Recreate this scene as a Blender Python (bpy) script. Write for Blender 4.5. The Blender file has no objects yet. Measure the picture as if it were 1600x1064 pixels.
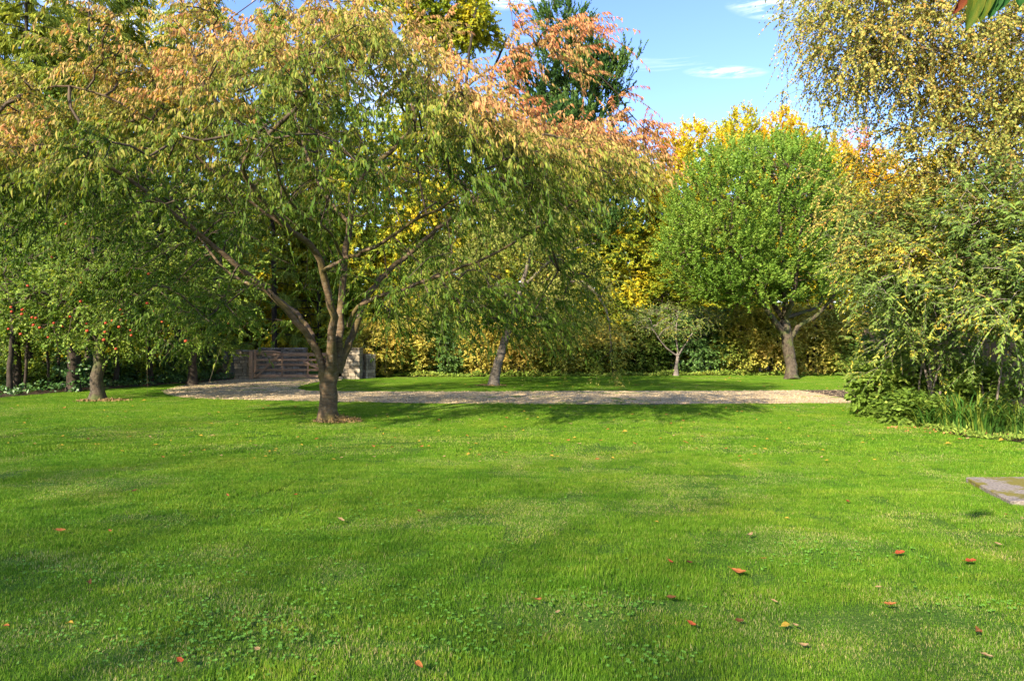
import bpy, math, random
import numpy as np
from math import radians, sin, cos, pi

# ------------------------------------------------------------------ camera, sky, sun, exposure
S = bpy.context.scene
COL = S.collection
cam_d = bpy.data.cameras.new("camera"); cam = bpy.data.objects.new("camera", cam_d); COL.objects.link(cam)
cam.location = (0, 0, 1.6); cam.rotation_euler = (radians(90), 0, 0)
cam_d.sensor_width = 36; cam_d.lens = 24.0; cam_d.clip_start = 0.05; cam_d.clip_end = 2000
S.camera = cam
S.view_settings.view_transform = 'Standard'; S.view_settings.look = 'None'
S.view_settings.gamma = 1.0; S.view_settings.use_curve_mapping = False
S.view_settings.exposure = 1.56
S.cycles.max_bounces = 6; S.cycles.diffuse_bounces = 3; S.cycles.transmission_bounces = 4
S.cycles.transparent_max_bounces = 4; S.cycles.use_denoising = True
SUN_EL, SUN_AZ = 30.0, 214.0          # degrees; azimuth clockwise from +Y: the sun stands behind the camera and to the left
sd = bpy.data.lights.new("sun", 'SUN'); sd.energy = 4.0; sd.angle = radians(0.8); sd.color = (1.0, 0.89, 0.72)
sun = bpy.data.objects.new("sun", sd); COL.objects.link(sun)
sun.location = (-30, -40, 30)
sun.rotation_euler = (radians(90 - SUN_EL), 0, radians(180 - SUN_AZ))
Wd = bpy.data.worlds.new("World"); S.world = Wd; Wd.use_nodes = True
nt = Wd.node_tree; nt.nodes.clear()
def N(t, ty, **kw):
    n = t.nodes.new(ty)
    for k, v in kw.items(): setattr(n, k, v)
    return n
out = N(nt, 'ShaderNodeOutputWorld'); bg = N(nt, 'ShaderNodeBackground'); bg.inputs[1].default_value = 0.145
sky = N(nt, 'ShaderNodeTexSky', sky_type='NISHITA', sun_disc=False, sun_elevation=radians(SUN_EL), sun_rotation=radians(SUN_AZ),
        air_density=1.0, dust_density=0.6, ozone_density=1.6)
tc = N(nt, 'ShaderNodeTexCoord')
sep = N(nt, 'ShaderNodeSeparateXYZ'); nt.links.new(tc.outputs['Generated'], sep.inputs[0])
def wm(op, a, b=None, clamp=False):
    n = N(nt, 'ShaderNodeMath', operation=op, use_clamp=clamp)
    for i, v in enumerate((a, b)):
        if v is None: continue
        if isinstance(v, (int, float)): n.inputs[i].default_value = v
        else: nt.links.new(v, n.inputs[i])
    return n.outputs[0]
# thin high cloud: the sky direction projected on a plane high above, stretched into wisps
zc = wm('MAXIMUM', sep.outputs[2], 0.02)
u = wm('DIVIDE', sep.outputs[0], zc); v = wm('DIVIDE', sep.outputs[1], zc)
comb = N(nt, 'ShaderNodeCombineXYZ'); nt.links.new(wm('MULTIPLY', u, 0.5), comb.inputs[0]); nt.links.new(wm('MULTIPLY', v, 1.5), comb.inputs[1])
nz = N(nt, 'ShaderNodeTexNoise'); nz.inputs['Scale'].default_value = 2.2; nz.inputs['Detail'].default_value = 8; nz.inputs['Roughness'].default_value = 0.62
nz.inputs['Distortion'].default_value = 0.5
nt.links.new(comb.outputs[0], nz.inputs['Vector'])
def wisp(px, py, wx, wy):      # one small cloud standing in a given direction
    ax = (px - 800) / 1067; az = (532 - py) / 1067
    ux = wm('DIVIDE', sep.outputs[0], wm('MAXIMUM', sep.outputs[1], 0.01)); uz = wm('DIVIDE', sep.outputs[2], wm('MAXIMUM', sep.outputs[1], 0.01))
    dx = wm('DIVIDE', wm('SUBTRACT', ux, ax), wx / 1067); dz = wm('DIVIDE', wm('SUBTRACT', uz, az), wy / 1067)
    r = wm('ADD', wm('MULTIPLY', dx, dx), wm('MULTIPLY', dz, dz))
    return wm('SUBTRACT', 1.0, wm('POWER', r, 0.6), True)
c = wm('MULTIPLY', wm('SUBTRACT', nz.outputs['Fac'], 0.60), 3.0, True)
nz2 = N(nt, 'ShaderNodeTexNoise'); nz2.inputs['Scale'].default_value = 9; nz2.inputs['Detail'].default_value = 7; nz2.inputs['Roughness'].default_value = 0.65
mp = N(nt, 'ShaderNodeMapping'); mp.inputs['Scale'].default_value = (2.5, 1, 16); mp.inputs['Rotation'].default_value = (0, radians(4), 0)
nt.links.new(tc.outputs['Generated'], mp.inputs[0]); nt.links.new(mp.outputs[0], nz2.inputs['Vector'])
for a in ((1215, 8, 85, 26), (1135, 113, 70, 11), (790, 3, 90, 16), (640, 90, 90, 50), (610, 150, 90, 50), (170, 60, 190, 130), (30, 270, 120, 70)):
    wv = wm('MULTIPLY', wm('MULTIPLY', wisp(*a), wm('SUBTRACT', nz2.outputs['Fac'], 0.40)), 5.5, True)
    c = wm('ADD', c, wv, True)
hs = N(nt, 'ShaderNodeHueSaturation'); hs.inputs['Saturation'].default_value = 1.2; hs.inputs['Hue'].default_value = 0.518
nt.links.new(sky.outputs[0], hs.inputs['Color'])
mx = N(nt, 'ShaderNodeMix', data_type='RGBA'); nt.links.new(wm('MULTIPLY', c, 0.75), mx.inputs[0]); nt.links.new(hs.outputs[0], mx.inputs[6])
mx.inputs[7].default_value = (5.2, 5.3, 5.6, 1)
nt.links.new(mx.outputs[2], bg.inputs[0]); nt.links.new(bg.outputs[0], out.inputs[0])

# ------------------------------------------------------------------ helpers
F = 1067.0
R = np.random.default_rng(7)
def P3(px, py, d): return np.array([(px - 800) / F * d, d, 1.6 - (py - 532) / F * d])
def G(px, py):
    d = 1.6 * F / (py - 532.0); return np.array([(px - 800) / F * d, d, 0.0])
def norm(a): return a / np.maximum(np.linalg.norm(a, axis=-1, keepdims=True), 1e-9)
def vnoise(x, y, z=0.0, seed=0):
    x, y, z = np.broadcast_arrays(np.asarray(x, float), np.asarray(y, float), np.asarray(z, float))
    xi, yi, zi = np.floor(x).astype(np.int64), np.floor(y).astype(np.int64), np.floor(z).astype(np.int64)
    fx, fy, fz = x - xi, y - yi, z - zi
    fx, fy, fz = (t * t * (3 - 2 * t) for t in (fx, fy, fz))
    def h(a, b, c):
        n = (a * 374761393 + b * 668265263 + c * 2147483647 + seed * 144665) & 0x7fffffff
        n = ((n ^ (n >> 13)) * 1274126177) & 0x7fffffff
        return ((n ^ (n >> 16)) & 0xffff) / 65535.0
    r = 0
    for a in (0, 1):
        for b in (0, 1):
            for c_ in (0, 1):
                w = (fx if a else 1 - fx) * (fy if b else 1 - fy) * (fz if c_ else 1 - fz)
                r = r + w * h(xi + a, yi + b, zi + c_)
    return r
RIDGE_A, RIDGE_B = G(-60, 850)[:2], G(760, 1064)[:2]
def ridge_side(x, y):
    d = RIDGE_B - RIDGE_A; d = d / np.linalg.norm(d); n = np.array([d[1], -d[0]])
    return (x - RIDGE_A[0]) * n[0] + (y - RIDGE_A[1]) * n[1]
def gz(x, y):
    x = np.asarray(x, float); y = np.asarray(y, float)
    f = np.clip((16.0 - y) / 5.0, 0, 1) * np.clip((y + 4) / 4, 0, 1) * np.clip((14 - np.abs(x)) / 4, 0, 1)
    a = (vnoise(x * .5, y * .9, 0, 3) - .5) * .05 + (vnoise(x * 1.3 + y * .6, y * 2.3, 0, 4) - .5) * .035 + (vnoise(x * 4, y * 4, 0, 5) - .5) * .012
    s = ridge_side(x, y)
    a = a + .045 / (1 + np.exp(np.clip(-s / .09, -30, 30))) * np.clip((7.5 - y) / 3, 0, 1) * np.clip((2 - x) / 2, 0, 1)
    return a * f

class Acc:
    def __init__(s): s.v = []; s.f = []; s.n = 0; s.att = {}
    def add(s, v, faces, **att):
        v = np.asarray(v, np.float32).reshape(-1, 3)
        for f in faces: s.f.append(np.asarray(f, np.int64) + s.n)
        s.v.append(v); s.n += len(v)
        for k, a in att.items(): s.att.setdefault(k, []).append(np.asarray(a, np.float32).ravel())
    def mesh(s, name, mat, smooth=False):
        me = bpy.data.meshes.new(name)
        v = np.concatenate(s.v)
        me.vertices.add(len(v)); me.vertices.foreach_set('co', v.ravel())
        idx = np.concatenate([f.ravel() for f in s.f]).astype(np.int32)
        tot = np.concatenate([np.full(len(f), f.shape[1]) for f in s.f]).astype(np.int32)
        me.loops.add(len(idx)); me.loops.foreach_set('vertex_index', idx)
        me.polygons.add(len(tot)); st = np.concatenate([[0], np.cumsum(tot)[:-1]]).astype(np.int32)
        me.polygons.foreach_set('loop_start', st); me.polygons.foreach_set('loop_total', tot)
        if smooth: me.polygons.foreach_set('use_smooth', np.ones(len(tot), bool))
        for k, a in s.att.items():
            a = np.concatenate(a)
            if len(a) == len(v):
                at = me.attributes.new(k, 'FLOAT', 'POINT'); at.data.foreach_set('value', a)
        me.update(calc_edges=True)
        if mat: me.materials.append(mat)
        return me
def link(name, me, parent=None, loc=None, kind=None):
    o = bpy.data.objects.new(name, me); COL.objects.link(o)
    if parent: o.parent = parent
    if loc is not None: o.location = tuple(float(t) for t in loc)
    if kind: o['kind'] = kind
    return o
def tag(o, label, cat, group=None):
    o['label'] = label; o['category'] = cat
    if group: o['group'] = group
    return o
def empty(name, loc, label, cat, group=None):
    o = bpy.data.objects.new(name, None); o.empty_display_size = .2; COL.objects.link(o)
    o.location = tuple(float(t) for t in loc); return tag(o, label, cat, group)
def copy_tree(o, parent=None):
    c = o.copy(); COL.objects.link(c); c.parent = parent
    for ch in list(o.children): copy_tree(ch, c)
    return c

# ------------------------------------------------------------------ materials
def nmat(name):
    m = bpy.data.materials.new(name); m.use_nodes = True; t = m.node_tree; t.nodes.clear()
    return m, t, N(t, 'ShaderNodeOutputMaterial')
def ramp(t, fac, stops):
    r = N(t, 'ShaderNodeValToRGB'); e = r.color_ramp.elements
    while len(e) < len(stops): e.new(.5)
    for i, (p, c_) in enumerate(stops): e[i].position = p; e[i].color = (*c_, 1)
    t.links.new(fac, r.inputs[0]); return r.outputs[0]
def leaf_mat(name, stops, rough=.55, spec=.16, trans=.42, tcol=(1.3, 1.15, .5)):
    m, t, o = nmat(name)
    a = N(t, 'ShaderNodeAttribute', attribute_name='tint'); col = ramp(t, a.outputs['Fac'], stops)
    b = N(t, 'ShaderNodeAttribute', attribute_name='rnd')
    mr = N(t, 'ShaderNodeMapRange'); mr.inputs['To Min'].default_value = .68; mr.inputs['To Max'].default_value = 1.32
    t.links.new(b.outputs['Fac'], mr.inputs['Value'])
    h = N(t, 'ShaderNodeHueSaturation'); t.links.new(col, h.inputs['Color']); t.links.new(mr.outputs[0], h.inputs['Value'])
    p = N(t, 'ShaderNodeBsdfPrincipled'); p.inputs['Roughness'].default_value = rough; p.inputs['Specular IOR Level'].default_value = spec
    t.links.new(h.outputs[0], p.inputs['Base Color'])
    vm = N(t, 'ShaderNodeMix', data_type='RGBA', blend_type='MULTIPLY'); vm.inputs[0].default_value = 1
    t.links.new(h.outputs[0], vm.inputs[6]); vm.inputs[7].default_value = (*tcol, 1)
    tr = N(t, 'ShaderNodeBsdfTranslucent'); t.links.new(vm.outputs[2], tr.inputs[0])
    ms = N(t, 'ShaderNodeMixShader'); ms.inputs[0].default_value = trans
    t.links.new(p.outputs[0], ms.inputs[1]); t.links.new(tr.outputs[0], ms.inputs[2]); t.links.new(ms.outputs[0], o.inputs[0])
    return m
def bark_mat(name, dark, light, lichen, zs=6.0, scale=6.0, lic=.5, bump=.5, moss=None):
    m, t, o = nmat(name)
    tc = N(t, 'ShaderNodeTexCoord'); mp = N(t, 'ShaderNodeMapping'); mp.inputs['Scale'].default_value = (1, 1, zs); t.links.new(tc.outputs['Object'], mp.inputs[0])
    n1 = N(t, 'ShaderNodeTexNoise'); n1.inputs['Scale'].default_value = scale; n1.inputs['Detail'].default_value = 7; t.links.new(mp.outputs[0], n1.inputs['Vector'])
    c1 = ramp(t, n1.outputs['Fac'], [(.3, dark), (.7, light)])
    n2 = N(t, 'ShaderNodeTexNoise'); n2.inputs['Scale'].default_value = 16; n2.inputs['Detail'].default_value = 8; n2.inputs['Roughness'].default_value = .7; t.links.new(tc.outputs['Object'], n2.inputs['Vector'])
    f2 = ramp(t, n2.outputs['Fac'], [(lic, (0, 0, 0)), (lic + .14, (.75, .75, .75))])
    mx = N(t, 'ShaderNodeMix', data_type='RGBA'); t.links.new(f2, mx.inputs[0]); t.links.new(c1, mx.inputs[6]); mx.inputs[7].default_value = (*lichen, 1)
    res = mx.outputs[2]
    if moss:
        n3 = N(t, 'ShaderNodeTexNoise'); n3.inputs['Scale'].default_value = 2.4; n3.inputs['Detail'].default_value = 5; t.links.new(tc.outputs['Object'], n3.inputs['Vector'])
        f3 = ramp(t, n3.outputs['Fac'], [(.5, (0, 0, 0)), (.62, (.75, .75, .75))])
        m3 = N(t, 'ShaderNodeMix', data_type='RGBA'); t.links.new(f3, m3.inputs[0]); t.links.new(res, m3.inputs[6]); m3.inputs[7].default_value = (*moss, 1); res = m3.outputs[2]
    p = N(t, 'ShaderNodeBsdfPrincipled'); p.inputs['Roughness'].default_value = .85; p.inputs['Specular IOR Level'].default_value = .2
    t.links.new(res, p.inputs['Base Color'])
    bp = N(t, 'ShaderNodeBump'); bp.inputs['Strength'].default_value = bump; bp.inputs['Distance'].default_value = .03
    t.links.new(n1.outputs['Fac'], bp.inputs['Height']); t.links.new(bp.outputs[0], p.inputs['Normal']); t.links.new(p.outputs[0], o.inputs[0])
    return m
def noise_mat(name, stops, scale=5, detail=6, rough=.85, bump=.3, dist=.02, stretch=(1, 1, 1), coord='Object', rnd=0.0, spec=.25):
    m, t, o = nmat(name)
    tc = N(t, 'ShaderNodeTexCoord'); mp = N(t, 'ShaderNodeMapping'); mp.inputs['Scale'].default_value = stretch
    if coord == 'World':
        g = N(t, 'ShaderNodeNewGeometry'); t.links.new(g.outputs['Position'], mp.inputs[0])
    else: t.links.new(tc.outputs['Object'], mp.inputs[0])
    n1 = N(t, 'ShaderNodeTexNoise'); n1.inputs['Scale'].default_value = scale; n1.inputs['Detail'].default_value = detail; n1.inputs['Roughness'].default_value = .6
    t.links.new(mp.outputs[0], n1.inputs['Vector'])
    c1 = ramp(t, n1.outputs['Fac'], stops)
    if rnd:
        oi = N(t, 'ShaderNodeObjectInfo'); mr = N(t, 'ShaderNodeMapRange'); mr.inputs['To Min'].default_value = 1 - rnd; mr.inputs['To Max'].default_value = 1 + rnd
        t.links.new(oi.outputs['Random'], mr.inputs['Value']); h = N(t, 'ShaderNodeHueSaturation'); t.links.new(c1, h.inputs['Color']); t.links.new(mr.outputs[0], h.inputs['Value']); c1 = h.outputs[0]
    p = N(t, 'ShaderNodeBsdfPrincipled'); p.inputs['Roughness'].default_value = rough; p.inputs['Specular IOR Level'].default_value = spec
    t.links.new(c1, p.inputs['Base Color'])
    bp = N(t, 'ShaderNodeBump'); bp.inputs['Strength'].default_value = bump; bp.inputs['Distance'].default_value = dist
    t.links.new(n1.outputs['Fac'], bp.inputs['Height']); t.links.new(bp.outputs[0], p.inputs['Normal']); t.links.new(p.outputs[0], o.inputs[0])
    return m
M = {}
M['cherry_leaf'] = leaf_mat('cherry_leaf', [(0, (.075, .145, .013)), (.3, (.16, .225, .025)), (.47, (.29, .30, .045)), (.64, (.48, .34, .10)), (.82, (.58, .30, .13)), (1, (.62, .22, .09))])
M['apple_leaf'] = leaf_mat('apple_leaf', [(0, (.06, .12, .015)), (.5, (.19, .29, .04)), (.85, (.36, .43, .08)), (1, (.42, .40, .07))])
M['conifer_leaf'] = leaf_mat('conifer_leaf', [(0, (.07, .12, .018)), (.5, (.22, .30, .04)), (1, (.48, .50, .08))], trans=.4)
M['cypress_leaf'] = leaf_mat('cypress_leaf', [(0, (.02, .055, .018)), (.5, (.05, .11, .02)), (1, (.13, .20, .035))], trans=.15)
M['gold_leaf'] = leaf_mat('gold_leaf', [(0, (.11, .20, .02)), (.35, (.28, .34, .03)), (.65, (.60, .50, .03)), (1, (.76, .50, .03))], trans=.35)
M['green_leaf'] = leaf_mat('green_leaf', [(0, (.08, .17, .018)), (.5, (.17, .29, .035)), (.85, (.29, .39, .06)), (1, (.46, .44, .06))], trans=.4)
M['hedge_leaf'] = leaf_mat('hedge_leaf', [(0, (.07, .14, .02)), (.35, (.20, .26, .04)), (.6, (.46, .42, .07)), (.85, (.64, .52, .12)), (1, (.62, .42, .10))], trans=.35)
M['dark_leaf'] = leaf_mat('dark_leaf', [(0, (.015, .045, .012)), (.5, (.045, .11, .022)), (1, (.13, .23, .05))], rough=.42, spec=.35, trans=.15)
M['birch_leaf'] = leaf_mat('birch_leaf', [(0, (.10, .15, .02)), (.3, (.21, .25, .045)), (.6, (.42, .39, .09)), (.85, (.62, .43, .10)), (1, (.64, .30, .07))], trans=.4)
M['buddleia_leaf'] = leaf_mat('buddleia_leaf', [(0, (.07, .13, .025)), (.35, (.15, .23, .04)), (.6, (.19, .27, .055)), (.85, (.38, .38, .05)), (1, (.60, .42, .05))], trans=.3)
M['flower_spike'] = leaf_mat('flower_spike', [(0, (.16, .10, .04)), (1, (.38, .26, .10))], trans=.1)
M['strap_leaf'] = leaf_mat('strap_leaf', [(0, (.03, .08, .012)), (.6, (.065, .16, .022)), (1, (.36, .36, .05))], rough=.45, spec=.3, trans=.3)
M['cherry_bark'] = bark_mat('cherry_bark', (.06, .04, .024), (.18, .12, .065), (.26, .25, .19), zs=5, scale=5, lic=.55, moss=(.11, .085, .025))
M['grey_bark'] = bark_mat('grey_bark', (.035, .026, .018), (.12, .092, .06), (.17, .16, .11), zs=.6, scale=14, lic=.55, moss=(.09, .11, .03))
M['birch_bark'] = bark_mat('birch_bark', (.09, .07, .05), (.30, .25, .19), (.05, .04, .035), zs=4, scale=5, lic=.6)
M['dark_bark'] = bark_mat('dark_bark', (.02, .015, .01), (.075, .055, .04), (.06, .075, .03), zs=.5, scale=12, lic=.56)
M['twig'] = noise_mat('twig', [(.3, (.05, .035, .022)), (.7, (.13, .095, .06))], scale=12)
M['grey_twig'] = noise_mat('grey_twig', [(.3, (.14, .11, .09)), (.7, (.30, .25, .20))], scale=12)
M['stone'] = noise_mat('stone', [(.25, (.13, .10, .07)), (.5, (.27, .22, .15)), (.75, (.40, .35, .26))], scale=5, rnd=.35, bump=.6, dist=.03, coord='World')
M['mortar'] = noise_mat('mortar', [(.3, (.07, .058, .042)), (.7, (.15, .125, .09))], scale=20, bump=.5)
M['timber'] = noise_mat('timber', [(.25, (.20, .11, .065)), (.55, (.38, .24, .15)), (.8, (.50, .37, .26))], scale=6, stretch=(1, 6, 6), rnd=.2, coord='World')
M['fence_wood'] = noise_mat('fence_wood', [(.25, (.13, .085, .045)), (.55, (.26, .18, .10)), (.8, (.36, .27, .16))], scale=5, stretch=(6, 6, .7), rnd=.25, coord='World')
M['iron'] = noise_mat('iron', [(.3, (.02, .02, .02)), (.7, (.06, .05, .045))], scale=20, rough=.6)
M['apple_skin'] = noise_mat('apple_skin', [(.3, (.48, .035, .02)), (.6, (.55, .09, .03)), (.75, (.6, .3, .06))], scale=8, rough=.35, bump=0, rnd=.25)
M['soil'] = noise_mat('soil', [(.3, (.025, .017, .01)), (.55, (.07, .042, .022)), (.75, (.15, .085, .04))], scale=18, bump=1, dist=.03, coord='World')

# ------------------------------------------------------------------ leaves, twigs, tubes
T_SIMPLE = (np.array([[0, 0, 0], [.42, -.5, .10], [1, 0, -.05], [.42, .5, .10]]), [np.array([[0, 1, 2], [0, 2, 3]])])
T_LONG = (np.array([[0, 0, 0], [.3, -.5, .03], [.3, .5, .03], [.68, -.36, -.05], [.68, .36, -.05], [1, 0, -.18]]),
          [np.array([[0, 1, 2], [3, 5, 4]]), np.array([[1, 3, 4, 2]])])
T_BROAD = (np.array([[0, 0, 0], [.2, -.38, .07], [.55, -.5, .08], [.85, -.25, .02], [1, 0, -.08], [.85, .25, .02], [.55, .5, .08], [.2, .38, .07], [.5, 0, 0]]),
           [np.array([[8, 0, 1], [8, 1, 2], [8, 2, 3], [8, 3, 4], [8, 4, 5], [8, 5, 6], [8, 6, 7], [8, 7, 0]])])
PHOTO = np.array([-.45, -.7, .85])      # leaves turn their faces to the light
def add_leaves(acc, P, D, L, Wd_, tmpl, tint, rng, up=.6):
    n = len(P); D = norm(D)
    rv = rng.normal(size=(n, 3)) * .75 + PHOTO * (up * 1.5)
    Sd = norm(np.cross(D, rv)); Nn = np.cross(Sd, D)
    tv, tf = tmpl; k = len(tv)
    L = np.broadcast_to(L, (n,))[:, None, None] * rng.uniform(.5, 1.3, (n, 1, 1)); Wd_ = np.broadcast_to(Wd_, (n,))[:, None, None] * rng.uniform(.75, 1.2, (n, 1, 1))
    V = P[:, None] + D[:, None] * (tv[None, :, 0:1] * L) + Sd[:, None] * (tv[None, :, 1:2] * Wd_) + Nn[:, None] * (tv[None, :, 2:3] * L)
    off = (np.arange(n) * k)[:, None, None]
    acc.add(V, [(f[None] + off).reshape(-1, f.shape[1]) for f in tf], tint=np.repeat(np.clip(tint, 0.0, 1), k), rnd=np.repeat(rng.random(n), k))
def spray(nodes, out_dir, rng, m=3, n=12, Lt=.5, droop=.3, ups=0., jit=.8, hang=.4, along=.6, side=.7, leafjit=.35):
    """twigs from every node and the leaf stations on them"""
    A = np.repeat(nodes, m, 0); O = np.repeat(out_dir, m, 0)
    d = norm(O + rng.normal(size=A.shape) * jit + np.array([0, 0, ups])); L = Lt * rng.uniform(.6, 1.25, (len(A), 1))
    t = (np.arange(n) + .6)[None] / n * np.ones((len(A), 1)); t = np.clip(t + rng.uniform(-.04, .04, t.shape), 0.02, 1)[..., None]
    pos = A[:, None] + d[:, None] * L[:, None] * t; pos[..., 2:3] -= droop * L[:, None] * t * t
    tan = norm(d[:, None] + np.array([0, 0, -1.]) * 2 * droop * t)
    sd = norm(np.cross(tan, np.array([0, 0, 1.]))) * np.where(np.arange(n) % 2, 1, -1)[None, :, None]
    ld = tan * along + sd * side + np.array([0, 0, -hang]) + rng.normal(size=pos.shape) * leafjit
    tw = [A, A + d * L * .5 - np.array([0, 0, 1.]) * droop * L * .25, A + d * L - np.array([0, 0, 1.]) * droop * L]
    return pos.reshape(-1, 3), norm(ld.reshape(-1, 3)), tw, np.repeat(np.arange(len(nodes)), m * n)
def add_twigs(acc, tw, r=.005):
    A, B, C = tw; n = len(A)
    s = norm(np.cross(C - A, np.array([.3, .2, 1.]))) ; w = norm(np.cross(C - A, s))
    ring = [s, -.5 * s + .87 * w, -.5 * s - .87 * w]; V = np.stack([p + q * rr for p, rr in ((A, r), (B, r * .75), (C, r * .4)) for q in ring], 1)
    f = np.array([[0, 1, 4, 3], [1, 2, 5, 4], [2, 0, 3, 5], [3, 4, 7, 6], [4, 5, 8, 7], [5, 3, 6, 8]])
    acc.add(V, [(f[None] + (np.arange(n) * 9)[:, None, None]).reshape(-1, 4)])
def add_tube(acc, pts, rad, sides=8, rough=0., seed=0, cap=True):
    pts = np.asarray(pts, float); rad = np.asarray(rad, float); n = len(pts)
    tan = norm(np.gradient(pts, axis=0)); mean = norm(pts[-1] - pts[0])
    ref = np.array([1., 0, 0]) if abs(mean[2]) > .7 else np.array([0, 0, 1.])
    a = norm(np.cross(tan, ref)); b = np.cross(tan, a)
    th = np.arange(sides) / sides * 2 * pi
    rr = rad[:, None] * np.ones(sides)
    if rough: rr = rr * (1 + rough * (vnoise(np.cos(th)[None] * 1.6 + seed, np.sin(th)[None] * 1.6, np.linspace(0, n * .45, n)[:, None]) - .5) * 2)
    V = pts[:, None] + (a[:, None] * np.cos(th)[None, :, None] + b[:, None] * np.sin(th)[None, :, None]) * rr[..., None]
    i = np.arange(n - 1)[:, None] * sides; j = np.arange(sides)[None]; jn = (j + 1) % sides
    q = np.stack([i + j, i + jn, i + sides + jn, i + sides + j], -1).reshape(-1, 4)
    fs = [q]
    if cap: fs.append(((n - 1) * sides + np.arange(sides))[None])
    acc.add(V, fs)
def smooth_line(pts, rad, step=.25, wob=.02, rng=R):
    pts = np.asarray(pts, float); rad = np.asarray(rad, float)
    k = len(pts); t = np.arange(k)
    seg = np.linalg.norm(np.diff(pts, axis=0), axis=1).sum(); m = max(int(seg / step), k, 3)
    tt = np.linspace(0, k - 1, m); i = np.clip(tt.astype(int), 0, k - 2); f = (tt - i)[:, None]
    p0 = pts[np.maximum(i - 1, 0)]; p1 = pts[i]; p2 = pts[i + 1]; p3 = pts[np.minimum(i + 2, k - 1)]
    q = .5 * ((2 * p1) + (-p0 + p2) * f + (2 * p0 - 5 * p1 + 4 * p2 - p3) * f ** 2 + (-p0 + 3 * p1 - 3 * p2 + p3) * f ** 3)
    r = np.interp(tt, t, rad); w = rng.normal(size=q.shape) * wob; w[0] = 0
    return q + w * np.minimum(r / .06, 1)[:, None], r
def grow(limbs, targets, alpha=.35, skip=.35):
    """join every target to the nearest wood; returns node positions, parents"""
    pos = []; plen = []
    for p, r in limbs:
        L = np.concatenate([[0], np.cumsum(np.linalg.norm(np.diff(p, axis=0), axis=1))]); s = L >= skip * L[-1]
        pos += list(p[s]); plen += list(L[s] * .3)
    n0 = len(pos); m = len(targets)
    P = np.zeros((n0 + m, 3)); P[:n0] = pos; PL = np.zeros(n0 + m); PL[:n0] = plen; par = np.full(n0 + m, -1)
    d0 = np.min(np.linalg.norm(targets[:, None] - P[None, :n0], axis=2), 1) if m * n0 < 4e6 else np.linalg.norm(targets - targets.mean(0), axis=1)
    T = targets[np.argsort(d0)]; c_ = n0
    for t in T:
        d = np.linalg.norm(P[:c_] - t, axis=1); j = int(np.argmin(d + alpha * PL[:c_]))
        P[c_] = t; par[c_] = j; PL[c_] = PL[j] + d[j]; c_ += 1
    return P, par, n0
def grown_tubes(acc, P, par, n0, rt=.006, ex=.42, rng=R, sag=.06, rmax=.06, sides=5):
    n = len(P); cnt = np.ones(n)
    for i in range(n - 1, n0 - 1, -1):
        if par[i] >= n0: cnt[par[i]] += cnt[i]
    best = {}
    for i in range(n0, n):
        p = par[i]
        if p >= n0 and (p not in best or cnt[i] > cnt[best[p]]): best[p] = i
    rad = np.minimum(rt * cnt ** ex, rmax)
    for i in range(n0, n):
        p = par[i]
        if p >= n0 and best.get(p) == i: continue
        ch = [i]
        while ch[-1] in best: ch.append(best[ch[-1]])
        pts = [P[p]] + [P[k] for k in ch]; r = [min(rad[ch[0]] * 1.1, rmax)] + [rad[k] for k in ch]
        pts = np.array(pts); pts2 = []; r2 = []
        for a in range(len(pts) - 1):
            pts2 += [pts[a], (pts[a] + pts[a + 1]) / 2 + rng.normal(size=3) * sag * np.linalg.norm(pts[a + 1] - pts[a]) + np.array([0, 0, sag * .8 * np.linalg.norm(pts[a + 1] - pts[a])])]
            r2 += [r[a], (r[a] + r[a + 1]) / 2]
        pts2.append(pts[-1]); r2.append(r[-1] * .7)
        add_tube(acc, np.array(pts2), np.array(r2), sides, cap=False)
def blob_nodes(blobs, n, rng, shell=.5, clump=0, cs=.35):
    """points inside a union of ellipsoids (centre, radii, weight), gathered into clumps"""
    w = np.array([b[2] if len(b) > 2 else b[1][0] * b[1][1] * b[1][2] for b in blobs], float); w /= w.sum()
    k = n if not clump else clump
    bi = rng.choice(len(blobs), k, p=w)
    d = norm(rng.normal(size=(k, 3))); r = rng.random((k, 1)) ** (1 / 3.) * (1 - shell) + shell * (1 - rng.random((k, 1)) ** 2 * .35)
    C = np.array([b[0] for b in blobs])[bi]; Rr = np.array([b[1] for b in blobs])[bi]
    p = C + d * r * Rr
    if clump:
        q = rng.integers(0, clump, n); p2 = p[q] + rng.normal(size=(n, 3)) * cs; o = norm((p2 - C[q]) / Rr[q]); return p2, o, q
    return p, norm((p - C) / Rr), bi
def PB(px, py, d, rx, rz, ry=None, w=None):
    """ellipsoid seen at a pixel and a distance; radii given in pixels (ry in metres)"""
    k = d / F; b = (P3(px, py, d), np.array([rx * k, ry if ry else rx * k, rz * k]))
    return b + ((w,) if w else ())

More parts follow.
